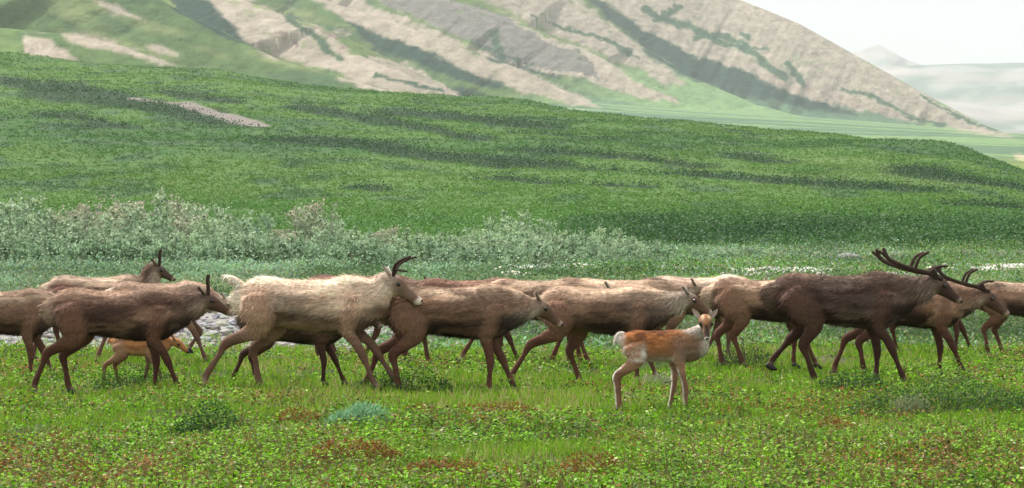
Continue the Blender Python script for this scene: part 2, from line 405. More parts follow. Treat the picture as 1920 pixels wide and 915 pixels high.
def merge(parts):
    V = []; Fc = []; C = []; k = 0
    for v, f, c in parts: V.append(v); Fc.append(f+k); C.append(c); k += len(v)
    return np.concatenate(V), np.concatenate(Fc), np.concatenate(C)
def vary(c, n, amt=.25, r=None):
    r = r or rng
    return np.asarray(c)*(1+amt*(r.random((n, 1))*2-1))*(1+.12*(r.random((n, 3))*2-1))
def scatter(n, y0, y1, power=1.0, marg=2.0, wid=.195):
    """plan positions, denser near the viewer, over the ground the lens could see from a step aside"""
    u = rng.random(n)
    if power == 0: Y = y0+(y1-y0)*u
    else: Y = (y0**-power+(y1**-power-y0**-power)*u)**(-1/power)
    X = (rng.random(n)*2-1)*(Y*wid+marg)
    return X, Y

# meadow in front: leafy sprigs and grass blades
def leafiness(X, Y):
    a = X/Y*F+960
    n = fbm(X*.55+9, Y*.32, seed=201)
    return np.clip((n-.5)*3.2+.45+.55*(1-sm(16.5, 19.5, Y))+.5*sm(1350, 1700, a)*(1-sm(31, 36, Y))*sm(21, 24, Y+3*(Y<19))-.28*sm(18.5, 20.5, Y)*(1-sm(24, 27, Y)), 0, 1)
def meadow_height(X, Y):
    return .04+.11*leafiness(X, Y)*fbm(X*1.3, Y*.9, seed=202)*1.6
def sprigs(n, y0, y1, power, leaves, size):
    X, Y = scatter(n, y0, y1, power)
    lf = leafiness(X, Y); keep = rng.random(n) < (.25+.75*lf); X, Y, lf = X[keep], Y[keep], lf[keep]; n = len(X)
    h = meadow_height(X, Y)*(.5+rng.random(n)); Z = H(X, Y)
    red = fbm(X*.9+50, Y*.55, seed=203); r1 = rng.random(n)
    base = lerp((.050, .175, .006), (.25, .50, .014), fbm(X*2, Y*1.2, seed=204)*.6+.4*r1)
    base = lerp(base, (.030, .050, .014), (rng.random(n) < .27)*.85)
    base = lerp(base, (.62, .58, .38), (rng.random(n) < .012)*.9)
    base = lerp(base, (.30, .45, .08), (rng.random(n) < .10)*.9)
    base = lerp(base, (.24, .15, .08), (rng.random(n) < .05)*.9)
    base = lerp(base, (.27, .10, .035), ((red > .60) & (r1 < .36) | (r1 < .055))*.85)
    t = rng.random((n, leaves)); ang = rng.uniform(0, 6.28, (n, leaves)); rad = (.012+.02*rng.random((n, leaves)))*size/.02
    P = np.stack([X[:, None]+np.cos(ang)*rad, Y[:, None]+np.sin(ang)*rad, Z[:, None]+h[:, None]*(.15+.85*t)], -1).reshape(-1, 3)
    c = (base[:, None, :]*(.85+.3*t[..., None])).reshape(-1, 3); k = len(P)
    c = c*(1+.6*(rng.random((k, 1))*2-1))
    sz = size*(.6+.8*rng.random(k))*(1+np.clip(P[:, 1]-20, 0, 30)*.03)
    return leaf_arrays(P, sz, sz*.62, c, -.25, .6, .55)
def blades(n, y0, y1, power, hgt, wid):
    X, Y = scatter(n, y0, y1, power)
    lf = leafiness(X, Y); tuft = fbm(X*2.2, Y*1.6, seed=206); tr = sm(.60, .68, fbm(X*.9+30, Y*.5, seed=24))*sm(26, 28, Y)*(1-sm(40, 43, Y)); keep = (rng.random(n) > tr*.85) & (rng.random(n) < (1.05-.45*lf)*(.35+tuft)); X, Y, tuft = X[keep], Y[keep], tuft[keep]; n = len(X)
    Z = H(X, Y)-.005; h = hgt*(.35+.9*rng.random(n))*(.5+tuft)
    A = np.stack([rng.normal(0, .35, n), rng.normal(0, .35, n), np.ones(n)], -1)*h[:, None]
    w = wid*(.6+.8*rng.random(n))*(1+np.clip(Y-20, 0, 30)*.04)
    ang = rng.uniform(-.8, .8, n); B = np.stack([np.cos(ang), np.sin(ang), 0*ang], -1)*w[:, None]*.5
    r1 = rng.random(n); yel = fbm(X*.7+80, Y*.5, seed=207)
    c = lerp((.070, .21, .010), (.30, .50, .030), r1); c = lerp(c, (.50, .43, .18), ((r1 < .07) | ((yel > .56) & (r1 < .3)))*.9)
    c = lerp(c, (.22, .10, .04), (rng.random(n) < .04)*.8)
    return diamonds(np.stack([X, Y, Z], -1), A, B, c)
V, Fc, C = merge([sprigs(70000, 12.5, 22, 1.2, 7, .024), sprigs(60000, 20, 52, 1.2, 6, .027)])
o = mesh_np('meadow_plants', V, Fc, M_LEAF, C); tag(o, kind='stuff')
V, Fc, C = merge([blades(210000, 12.5, 26, 1.2, .085, .0055), blades(150000, 24, 56, 1.0, .12, .0075)])
def stalks(n, y0, y1):
    X, Y = scatter(n, y0, y1, 1.2); lf = leafiness(X, Y); kp = rng.random(n) < lf; X, Y = X[kp], Y[kp]; n = len(X)
    h = meadow_height(X, Y)*(1.0+.9*rng.random(n)); A = np.stack([rng.normal(0, .3, n), rng.normal(0, .3, n), np.ones(n)], -1)*h[:, None]
    B = np.tile((1, 0, 0.), (n, 1))*.0025; c = lerp((.16, .06, .03), (.30, .22, .10), rng.random(n))
    return diamonds(np.stack([X, Y, H(X, Y)], -1), A, B, c)
V2, F2, C2 = merge([(V, Fc, C), stalks(16000, 12.5, 30)]); V, Fc, C = V2, F2, C2
o = mesh_np('grass', V, Fc, M_LEAF, C); tag(o, kind='stuff')

# scrub cover of the tundra slope: clumps of leaf cards, larger with distance
def slope_cover(n):
    u = rng.random(n); a = rng.uniform(-350, 2300, n); Dc = np.interp(a, DC_A, DC_D)
    Y = 90*np.power((Dc+25)/90, u); X = (a-960)/F*Y
    dk, gr, pl = hill_masks(X, Y)
    bush = fbm(X*.10, Y*.055, seed=221)
    keep = (gr < .3) & (rng.random(n) < .45+.55*np.maximum(dk, sm(.45, .65, bush))); X, Y, dk, gr, pl, bush = [q[keep] for q in (X, Y, dk, gr, pl, bush)]
    n = len(X); Z = H(X, Y); a = X/Y*F+960
    thick = birch_bank(X, Y)      # dense dwarf birch on the near right-hand bank
    c = hill_col(X, Y, dk, gr, pl); bsz = fbm(X*.35, Y*.25, seed=223)
    c = lerp(c, lerp((.012, .040, .012), (.050, .12, .03), sm(.35, .7, bsz)*.6+.4*rng.random(n)), thick*.95)
    r = (.15+.00035*Y)*(1+1.3*dk+2.6*thick*bsz*1.3)*(.6+.8*rng.random(n)); k = 7
    off = rng.normal(0, 1, (n, k, 3))*r[:, None, None]*.6; off[..., 2] = np.abs(off[..., 2])*(.45+.4*dk+.3*thick)[:, None]
    P = np.stack([X, Y, Z], -1)[:, None, :]+off
    cc = c[:, None, :]*1.55*(1+.15*(rng.random((n, 1, 1))*2-1))*(1+.11*(rng.random((n, k, 1))*2-1))
    lt = rng.random((n, k, 1)) < .06; cc = np.where(lt, cc*1.35, cc)
    s = np.repeat((.07+.00036*Y), k)*(.6+.8*rng.random(n*k))
    return leaf_arrays(P.reshape(-1, 3), s, s*.8, cc.reshape(-1, 3), .0, .7, .5)
V, Fc, C = slope_cover(170000)
o = mesh_np('slope_scrub', V, Fc, M_LEAF, C); tag(o, kind='stuff')

# low heath and scrub between the gravel and the willows
def low_heath(n):
    Y = rng.uniform(46, 94, n); a = rng.uniform(-300, 2250, n); X = (a-960)/F*Y
    nn = fbm(X*.25, Y*.2, seed=231)
    bare = sm(68, 70, Y)*(1-sm(74, 76, Y))*sm(900, 1000, a)*sm(.38, .5, fbm(X*.3+4, Y*.3, seed=232))
    keep = rng.random(n) < (1-.97*bare)*(.5+.5*nn)*np.where(Y < 62, 1-gravel_side(X, Y), 1)*sm(44, 52, Y); X, Y, nn, a = X[keep], Y[keep], nn[keep], a[keep]; n = len(X); Z = H(X, Y); k = 6
    r = .12+.20*nn*rng.random(n)
    off = rng.normal(0, 1, (n, k, 3))*r[:, None, None]; off[..., 2] = np.abs(off[..., 2])*.6
    P = np.stack([X, Y, Z], -1)[:, None, :]+off
    gw = rng.random(n) < .25+.6*(1-sm(800, 1250, a))*sm(58, 66, Y)+.4*sm(74, 80, Y)*(a < 1700)
    c = np.where(gw[:, None], vary((.26, .40, .26), n), vary((.12, .26, .05), n, .35))
    pt = fbm(X*.45, Y*.5, seed=233); c = c*(.62+.76*sm(.3, .7, pt))[:, None]
    c = lerp(c, (.34, .33, .15), (rng.random(n) < .08+.30*sm(1250, 1500, a)*sm(.45, .6, pt))*.8)
    c = lerp(c, (.05, .12, .03), sm(.56, .66, fbm(X*.3+7, Y*.25, seed=234))*.75)
    cc = np.repeat(c, k, 0)*(1+.3*(rng.random((n*k, 1))*2-1)); s = .075*(.6+.8*rng.random(n*k))
    return leaf_arrays(P.reshape(-1, 3), s, s*.5, cc, 0, .9)
V, Fc, C = low_heath(60000)
o = mesh_np('low_heath', V, Fc, M_LEAF, C); tag(o, kind='stuff')

# stones of the stream bed and the pale gravel bar
def ico():
    p = (1+5**.5)/2
    v = [(-1, p, 0), (1, p, 0), (-1, -p, 0), (1, -p, 0), (0, -1, p), (0, 1, p), (0, -1, -p), (0, 1, -p), (p, 0, -1), (p, 0, 1), (-p, 0, -1), (-p, 0, 1)]
    f = [(0, 11, 5), (0, 5, 1), (0, 1, 7), (0, 7, 10), (0, 10, 11), (1, 5, 9), (5, 11, 4), (11, 10, 2), (10, 7, 6), (7, 1, 8), (3, 9, 4), (3, 4, 2), (3, 2, 6), (3, 6, 8), (3, 8, 9), (4, 9, 5), (2, 4, 11), (6, 2, 10), (8, 6, 7), (9, 8, 1)]
    v = np.array(v, float); v /= np.linalg.norm(v[0]); f = list(f)
    vs = [tuple(x) for x in v]; mid = {}; nf = []
    def mp(i, j):
        k = (min(i, j), max(i, j))
        if k not in mid:
            q = np.array(vs[i])+np.array(vs[j]); vs.append(tuple(q/np.linalg.norm(q))); mid[k] = len(vs)-1
        return mid[k]
    for a, b, c in f:
        ab, bc, ca = mp(a, b), mp(b, c), mp(c, a); nf += [(a, ab, ca), (b, bc, ab), (c, ca, bc), (ab, bc, ca)]
    return np.array(vs), np.array(nf)
IV, IF = ico()
def stones(X, Y, sz, col):
    n = len(X); Z = H(X, Y); nv = len(IV)
    sc = sz[:, None]*np.stack([.7+.6*rng.random(n), .7+.6*rng.random(n), .35+.35*rng.random(n)], -1)
    v = IV[None]*(1+.16*rng.normal(0, 1, (n, nv, 1)))*sc[:, None, :]
    a = rng.uniform(0, 6.28, n); c, s = np.cos(a)[:, None], np.sin(a)[:, None]
    x = v[..., 0]*c-v[..., 1]*s; y = v[..., 0]*s+v[..., 1]*c
    v = np.stack([x+X[:, None], y+Y[:, None], v[..., 2]+Z[:, None]+sz[:, None]*.15], -1)
    f = IF[None]+(np.arange(n)*nv)[:, None, None]
    return v.reshape(-1, 3), f.reshape(-1, 3), np.repeat(col, nv, 0)
n = 9000; Y = rng.uniform(46, 64, n); X = (rng.random(n)*2-1)*(Y*.19+2)
kp = rng.random(n) < gravel_side(X, Y)*sm(.38, .55, fbm(X*.3, Y*.4, seed=241)+.25*sm(48, 51, Y)*(1-sm(59, 63, Y))); X, Y = X[kp], Y[kp]
A1 = stones(X, Y, .035+.11*rng.random(len(X))**2.5, vary((.30, .29, .28), len(X), .4))
n = 9000; Y = rng.uniform(68, 75, n); a = rng.uniform(930, 2250, n); X = (a-960)/F*Y
kp = fbm(X*.3+4, Y*.3, seed=232) > .42; X, Y = X[kp], Y[kp]
A2 = stones(X, Y, .03+.11*rng.random(len(X))**2, vary((.55, .53, .47), len(X), .3))
V, Fc, C = merge([A1, A2])
o = mesh_np('gravel_stones', V, Fc, M_ROCK, C); tag(o, kind='stuff')
def boulder(px, py, D, s, label):
    p = at(px, py, D); n = 1
    me = IV*(1+.12*np.sin(IV@np.array([3., 5, 2])*3)[:, None])*np.array([s*1.5, s, s*.7]); p[2] = float(H(p[0], p[1]))+s*.2
    o = mesh_np('boulder', me, IF, M_ROCK, np.tile((.27, .265, .255), (len(IV), 1)), smooth=False); o.location = p
    b = o.modifiers.new('round', 'SUBSURF'); b.levels = b.render_levels = 2
    tag(o, label, 'boulder')
boulder(1592, 494, 79, .27, 'larger pale grey boulder among the low willows, behind the dark bull')
boulder(1652, 500, 79, .19, 'smaller flat grey boulder just right of the larger boulder in the scrub')

# ------------------------------------------------------------------ shrubs and small plants, each a thing
def tube(pts, rad, n=6):
    pts = np.asarray(pts, float); rad = np.asarray(rad, float); m = len(pts)
    T = np.gradient(pts, axis=0); T /= np.linalg.norm(T, axis=1, keepdims=True)+1e-9
    up = np.array([0.3, .2, 1.0]) if abs(T[0][2]) < .8 else np.array([1.0, .2, .1])
    s = np.cross(T, up); s /= np.linalg.norm(s, axis=1, keepdims=True); b = np.cross(s, T)
    a = np.linspace(0, 2*np.pi, n, endpoint=False)
    V = pts[:, None]+rad[:, None, None]*(np.cos(a)[None, :, None]*s[:, None]+np.sin(a)[None, :, None]*b[:, None])
    V = V.reshape(-1, 3); Fc = []
    for i in range(m-1):
        for j in range(n): Fc.append((i*n+j, i*n+(j+1) % n, (i+1)*n+(j+1) % n, (i+1)*n+j))
    return V, np.array(Fc), np.tile((.1, .08, .06), (len(V), 1))
def root_empty(name, loc, rz=0.0):
    o = bpy.data.objects.new(name, None); COL.objects.link(o); o.location = loc; o.rotation_euler = (0, 0, rz)
    o.empty_display_size = .1; return o
def copy_tree(o, parent=None):
    c = o.copy(); COL.objects.link(c)
    if parent is not None: c.parent = parent
    for ch in list(o.children): copy_tree(ch, c)
    return c
def willow(seed, h, w, leafc, topc, nl, ragged=.25):
    r = np.random.default_rng(seed); e = root_empty('willow_shrub', (0, 0, 0)); st = []; tips = []
    for i in range(15):
        a = r.uniform(0, 6.28); sp = w*.5*np.sqrt(r.random()); hh = h*(.55+.45*r.random())*(1-.25*(sp/(w*.5))**2)
        b = np.array([math.cos(a)*sp*.25, math.sin(a)*sp*.25, -.05]); t = np.array([math.cos(a)*sp, math.sin(a)*sp, hh])
        m = (b+t)/2+np.array([math.cos(a)*sp*.15, math.sin(a)*sp*.15, -hh*.05])
        st.append(tube([b, m, t], [.018, .012, .004], 5))
        for k in range(9):
            q = r.uniform(.35, 1.0); base = (1-q)**2*b+2*q*(1-q)*m+q*q*t
            tp = base+r.normal(0, 1, 3)*np.array([.17, .17, .12])*h/1.8+np.array([0, 0, .10*h/1.8])
            tips.append((base, tp)); 
            if k < 4: st.append(tube([base, tp], [.006, .003], 3)) if False else None
    V, Fc, C = merge([s for s in st if s is not None]); mesh_np('stem', V, Fc, M_TWIG, None, e)
    tips = np.array(tips); k = len(tips); idx = r.integers(0, k, nl); q = r.random(nl)[:, None]**.7
    P = tips[idx, 0]*(1-q)+tips[idx, 1]*q+r.normal(0, .055, (nl, 3))*h/1.8; P[:, 2] = np.maximum(P[:, 2], .04)
    low = r.random(nl) < .22; P[low] = np.stack([r.normal(0, w*.30, low.sum()), r.normal(0, w*.30, low.sum()), r.random(low.sum())*h*.5], -1)
    tb = r.random(k)[idx]; zc = P[:, 2]/h
    c = np.asarray(leafc)*(.72+.5*tb[:, None]); c = lerp(c, topc, np.clip(sm(.5, 1.0, zc)*.8, 0, 1)*(tb > .35))
    c = lerp(c, (.06, .13, .05), (r.random(nl) < .12)*.8); c = c*(1+.4*(r.random((nl, 1))*2-1))
    s = .105*(.6+.8*r.random(nl)); V, Fc, C = leaf_arrays(P, s, s*.5, c, -.1, 1.0)
    mesh_np('foliage', V, Fc, M_LEAF, C, e); return e
GREY, PALEG, PINK, BUFF = (.36, .49, .31), (.56, .65, .42), (.66, .54, .44), (.38, .33, .24)
PROTO = [willow(301, 1.85, 2.3, GREY, PALEG, 3400), willow(302, 1.8, 2.1, (.31, .46, .31), (.50, .61, .42), 3400),
         willow(303, 1.9, 1.9, (.42, .48, .33), PINK, 2600), willow(304, 1.7, 2.4, (.40, .54, .32), (.60, .69, .44), 3200),
         willow(305, 1.2, 2.2, (.34, .48, .30), (.54, .62, .42), 2600), willow(306, .75, 1.6, (.42, .50, .36), (.60, .60, .45), 1400)]
used = [False]*6
GLAB = ['grey-green willow shrub in the belt behind the herd, no twigs standing out', 'bluish grey-green rounded willow shrub in the belt behind the herd',
        'willow shrub with pinkish tan twig tops in the belt behind the herd', 'pale sage-green willow shrub in the belt behind the herd',
        'waist-high willow shrub filling the foot of the willow belt', 'knee-high pale willow shrub along the gravel bar behind the herd']
GGRP = ['grey-green willows of the belt', 'bluish willows of the belt', 'pink-topped willows of the belt', 'pale sage willows of the belt', 'waist-high willows of the belt', 'low willows by the gravel bar']
def put_willow(k, px, top, D, label=None):
    x = (px-960)/F*D; zb = float(H(x, D)); zt = at(px, top, D)[2]; hgt = [1.85, 1.8, 1.9, 1.7, 1.2, .75][k]
    s = max(.35, (zt-zb)/hgt)*1.10
    if used[k]: o = copy_tree(PROTO[k])
    else: o = PROTO[k]; used[k] = True
    o.location = (x, D, zb-.03); o.rotation_euler = (0, 0, rng.uniform(0, 6.28)); o.scale = (s*.98 if s > .8 else s*1.1,)*2+(s,)
    tag(o, label or GLAB[k], 'shrub', None if label else GGRP[k])
TOPX = [-150, 0, 120, 250, 330, 400, 450, 490, 540, 590, 640, 700, 770, 830, 870, 950, 1020, 1070, 1135, 1170, 1260, 1340, 1400, 1500, 1650, 2100]
TOPY = [375, 368, 380, 362, 366, 380, 393, 412, 425, 385, 412, 418, 408, 430, 428, 396, 404, 432, 424, 456, 452, 465, 468, 480, 484, 490]
for px in np.arange(-140, 1190, 62):
    for row, D in enumerate((86, 80)):
        p = px+rng.uniform(-22, 22)+row*31; tp = np.interp(p, TOPX, TOPY)+(rng.uniform(0, 14) if row == 0 else rng.uniform(10, 38))
        pk = .55 if (80 < p < 480 or 520 < p < 640 or 740 < p < 800) else .16
        put_willow(2 if rng.random() < pk else int(rng.choice([0, 0, 1, 3])) if p < 650 else int(rng.choice([0, 3, 3])), p, tp, D+rng.uniform(-2, 2))
for px in np.arange(-120, 1260, 70):
    p = px+rng.uniform(-25, 25); put_willow(4, p, rng.uniform(428, 452) if p < 1100 else 468, 75.5+rng.uniform(-1.5, 1.5))
for px in np.arange(1120, 2150, 58):
    p = px+rng.uniform(-20, 20)
    if px < 1420: put_willow(4, p, rng.uniform(448, 462)+(px-1120)*.03, 79+rng.uniform(-2, 2), None)
    put_willow(5, p, rng.uniform(462, 484)+(p > 1500)*6, 80+rng.uniform(-3, 3))
put_willow(2, 588, 378, 84, 'tall pinkish willow shrub standing up alone above the belt, above the pale caribou')
put_willow(3, 948, 392, 84, 'tall pale willow shrub at the middle peak of the willow belt')
put_willow(3, 1138, 418, 83, 'narrow pale willow shrub at the right-hand end of the tall belt')

def clump(name, px, py, wpx, h, c1, c2, n, label, cat, size=.022, long=.62, up=(-.1, .8), woody=True):
    D = EYE*F/(py-HOR); x = (px-960)/F*D; w = wpx/F*D; z0 = float(H(x, D)); e = root_empty(name, (x, D, z0))
    r = np.sqrt(rng.random(n)); a = rng.uniform(0, 6.28, n); X = np.cos(a)*r*w; Y = np.sin(a)*r*max(.16, w*.55)
    rag = .35+1.3*fbm(X*5+px, Y*9, seed=17); prof = (1-r**2)*.75*rag+.2; t = rng.random(n)**.6; a_out = r > .45+.9*fbm(np.cos(a)*2+px, np.sin(a)*2, seed=18); X = np.where(a_out, X*.8, X)
    Z = H(x+X, D+Y)-z0+.03+h*1.25*prof*t*(.6+.5*fbm(X*6, Y*6, seed=7))
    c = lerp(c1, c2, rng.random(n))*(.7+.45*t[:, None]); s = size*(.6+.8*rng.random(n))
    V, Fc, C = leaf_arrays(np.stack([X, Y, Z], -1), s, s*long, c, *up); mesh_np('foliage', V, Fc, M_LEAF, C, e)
    if woody:
        st = []
        for i in range(14):
            a = rng.uniform(0, 6.28); q = rng.random()*.8; bx, by = math.cos(a)*q*w*.6, math.sin(a)*q*w*.3
            st.append(tube([(0, 0, -.03), (bx, by, h*.3), (bx*1.5, by*1.5, h*.7)], [.006, .005, .002], 4))
        V, Fc, C = merge(st); mesh_np('stem', V, Fc, M_WOOD, None, e)
    tag(e, label, cat)
GD, GL = (.022, .075, .014), (.06, .15, .02)
RD, RL = (.13, .055, .015), (.33, .15, .03)
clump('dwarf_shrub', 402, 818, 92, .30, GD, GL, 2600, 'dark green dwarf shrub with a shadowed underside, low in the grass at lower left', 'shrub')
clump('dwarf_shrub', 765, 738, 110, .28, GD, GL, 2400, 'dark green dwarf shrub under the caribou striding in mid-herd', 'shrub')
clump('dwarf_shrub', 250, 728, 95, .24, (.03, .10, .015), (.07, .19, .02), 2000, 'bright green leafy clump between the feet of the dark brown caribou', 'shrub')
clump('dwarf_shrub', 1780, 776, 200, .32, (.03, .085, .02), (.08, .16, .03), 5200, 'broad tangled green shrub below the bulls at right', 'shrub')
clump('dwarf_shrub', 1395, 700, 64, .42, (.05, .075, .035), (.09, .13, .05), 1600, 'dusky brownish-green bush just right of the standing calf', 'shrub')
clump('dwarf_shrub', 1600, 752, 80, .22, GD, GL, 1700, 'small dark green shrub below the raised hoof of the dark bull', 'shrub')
clump('silver_tuft', 672, 800, 66, .15, (.15, .34, .17), (.32, .52, .30), 1500, 'silvery blue-green tuft of narrow leaves left of centre', 'plant', .06, .16, (.5, 1.0), False)
clump('silver_tuft', 1230, 735, 45, .13, (.26, .28, .18), (.38, .38, .26), 600, 'pale dry grass tuft behind the hind legs of the standing calf', 'plant', .07, .08, (.5, 1), False)
clump('silver_tuft', 1705, 778, 42, .16, (.22, .28, .13), (.36, .38, .22), 700, 'pale fanned grass tuft in front of the broad shrub at right', 'plant', .09, .06, (.5, 1), False)
for px, py, w, h, lab in [(558, 792, 45, .15, 'rust-orange mat of small leaves left of the silvery tuft'), (930, 785, 76, .14, 'long rust-orange leaf mat in front of the herd at centre'),
                          (650, 885, 95, .22, 'rusty brown leaf mound at the bottom edge left of centre'), (840, 895, 80, .16, 'flat rusty mat right of the bottom leaf mound'),
                          (1565, 803, 40, .13, 'red-brown leaf mat below the dark bull'), (1822, 838, 42, .12, 'yellowish rust leaf mat at lower right'),
                          (1358, 803, 26, .12, 'small reddish leaf mat just right of the calf hooves'), (1100, 900, 60, .18, 'reddish leaf mat at the bottom edge below the calf'),
                          (790, 789, 36, .11, 'small rusty leaf patch left of the long orange mat')]:
    clump('leaf_mat', px, py, w*1.15, h*.75, RD, RL, int(w*17), lab, 'plant', .017, .7, (-.1, .8), False)

def flower(px, py, c, h, label, kind='flower'):
    D = EYE*F/(py+6-HOR); x = (px-960)/F*D; e = root_empty('wild_flower', (x, D, float(H(x, D))))
    mesh_np('stem', *tube([(0, 0, -.01), (.01, 0, h*.6), (.005, 0, h)], [.002, .002, .0015], 5)[:2], M_STEM, None, e)
    P = np.zeros((6, 3)); P[:, 2] = h; A = []; B = []
    for i in range(6):
        a = i*math.pi/3; A.append((math.cos(a)*.02, math.sin(a)*.02-.006, .010)); B.append((-math.sin(a)*.009, math.cos(a)*.009, 0))
    P[:, 0] = .005; V, Fc, C = diamonds(P, np.array(A), np.array(B), np.tile(c, (6, 1))); mesh_np('petals', V, Fc, M_LEAF, C, e)
    hd = mesh_np('flower_centre', IV*.005+np.array([.005, 0, h+.003]), IF, M_STEM, None, e)
    tag(e, label, 'flower')
M_STEM = flat_mat('flower_stem', (.12, .18, .04), .7)
YEL, PNK, WHT = (.85, .60, .02), (.55, .07, .13), (.75, .72, .5)
for px, py, c, lab in [(130, 770, YEL, 'yellow flower near the left edge, the upper of two one above the other'), (128, 824, YEL, 'yellow flower near the left edge, the lower of two one above the other'),
                       (1216, 770, YEL, 'yellow flower between the hind and front legs of the standing calf'), (1222, 752, YEL, 'yellow flower set highest between the legs of the calf'),
                       (1912, 745, YEL, 'yellow flower by the right edge in the tangled shrub'), (1752, 752, YEL, 'pale yellow flower in the broad shrub at right'),
                       (942, 868, PNK, 'pink flower low at the centre, left of the red spike'), (1122, 860, PNK, 'crimson flower spike below the standing calf'),
                       (1248, 875, PNK, 'pale pink flower right of the crimson spike'), (273, 905, PNK, 'pink flower at the bottom edge at left'),
                       (1627, 902, PNK, 'magenta flower spike at the bottom edge at right'), (630, 831, PNK, 'small pink flower below the silvery tuft'),
                       (1563, 812, WHT, 'cream flower below the red-brown mat at right'), (1330, 755, WHT, 'cream flower just right of the calf front leg')]:
    flower(px, py, c, .085, lab)
def dry_stalk(px, py, top, lean, label):
    D = EYE*F/(py-HOR); x = (px-960)/F*D; h = (py-top)/F*D; e = root_empty('dry_grass_stalk', (x, D, float(H(x, D)))); l = lean/F*D
    V, Fc, C = tube([(0, 0, -.01), (l*.3, 0, h*.4), (l*.65, .0, h*.72), (l, 0, h)], [.003, .0028, .0022, .001], 5)
    mesh_np('stalk', V, Fc, M_STRAW, None, e)
    P = np.array([[l*(.72+.28*t), 0, h*(.78+.22*t)] for t in np.linspace(0, 1, 8)]); A = np.tile((.004, 0, .02), (8, 1))+rng.normal(0, .004, (8, 3)); B = np.tile((.004, 0, 0), (8, 1))
    V, Fc, C = diamonds(P, A, B, np.tile((.5, .42, .2), (8, 1))); mesh_np('seed_head', V, Fc, M_STRAW, None, e); tag(e, label, 'grass stalk')
M_STRAW = flat_mat('dry_straw', (.42, .36, .16), .8)
dry_stalk(972, 790, 712, 14, 'tall dry grass stalk leaning right in front of mid-herd')
dry_stalk(1376, 770, 727, 4, 'short dry grass stalk with a pale head right of the calf')
dry_stalk(172, 742, 668, -14, 'dry reddish stalk leaning left before the dark brown caribou')
dry_stalk(76, 780, 735, 25, 'dry stalk leaning right near the left edge')
dry_stalk(848, 770, 720, 2, 'dry upright stalk left of the tall leaning one')
# ------------------------------------------------------------------ caribou
def cat(pts, sub):
    """Catmull-Rom through rows of numbers"""
    p = np.asarray(pts, float); q = np.vstack([2*p[0]-p[1], p, 2*p[-1]-p[-2]]); out = []
    for i in range(1, len(q)-2):
        for k in range(sub):
            t = k/sub; a, b, c, d = q[i-1], q[i], q[i+1], q[i+2]
            out.append(.5*((2*b)+(c-a)*t+(2*a-5*b+4*c-d)*t*t+(3*b-a-3*c+d)*t**3))
    out.append(q[-2]); return np.array(out)
def loft(rows, hint, sub=4, n=16):
    """rows: x y z rv rh ; hint: direction rv is measured in. Rounded closed ends."""
    R = cat(rows, sub); P = R[:, :3]; rv = np.maximum(R[:, 3], .004); rh = np.maximum(R[:, 4], .004)
    T = np.gradient(P, axis=0); T /= np.linalg.norm(T, axis=1, keepdims=True)
    def cap(i, s):
        o = []
        for q in (.45, .8, .97):
            k = math.sqrt(1-q*q); o.append((P[i]+s*T[i]*q*min(rv[i], rh[i])*.8, rv[i]*k, rh[i]*k, T[i]))
        return o
    rings = cap(0, -1)[::-1]+[(P[i], rv[i], rh[i], T[i]) for i in range(len(P))]+cap(-1, 1)
    a = np.linspace(0, 2*np.pi, n, endpoint=False); V = []; hint = np.asarray(hint, float)
    for c, r1, r2, t in rings:
        s = np.cross(t, hint); s /= np.linalg.norm(s)+1e-9; u = np.cross(s, t)
        V.append(c+np.cos(a)[:, None]*s*r2+np.sin(a)[:, None]*u*r1)
    m = len(V); V = np.concatenate(V); Fc = []
    for i in range(m-1):
        for j in range(n): Fc.append((i*n+j, i*n+(j+1) % n, (i+1)*n+(j+1) % n, (i+1)*n+j))
    Fc.append(tuple(range(n))[::-1]); Fc.append(tuple((m-1)*n+j for j in range(n)))
    t = np.linspace(0, 1, len(P))
    return V, Fc, (P, np.maximum(rv, rh), t)
def remesh(lofts, voxel, smooth=3):
    V = []; Fc = []; k = 0
    for v, f, _ in lofts:
        V.append(v); Fc += [tuple(i+k for i in q) for q in f]; k += len(v)
    me = bpy.data.meshes.new('raw'); me.from_pydata([tuple(x) for x in np.concatenate(V)], [], Fc)
    o = bpy.data.objects.new('raw', me); COL.objects.link(o)
    m = o.modifiers.new('r', 'REMESH'); m.mode = 'VOXEL'; m.voxel_size = voxel; m.use_smooth_shade = True
    m2 = o.modifiers.new('s', 'SMOOTH'); m2.factor = .5; m2.iterations = smooth
    dg = bpy.context.evaluated_depsgraph_get(); r = bpy.data.meshes.new_from_object(o.evaluated_get(dg))
    bpy.data.objects.remove(o); bpy.data.meshes.remove(me); r.materials.clear()
    return r
def ball(c, r, ax=None):
    V = IV*np.asarray(r)
    if ax is not None: V = V@np.array(ax)
    return V+np.asarray(c)
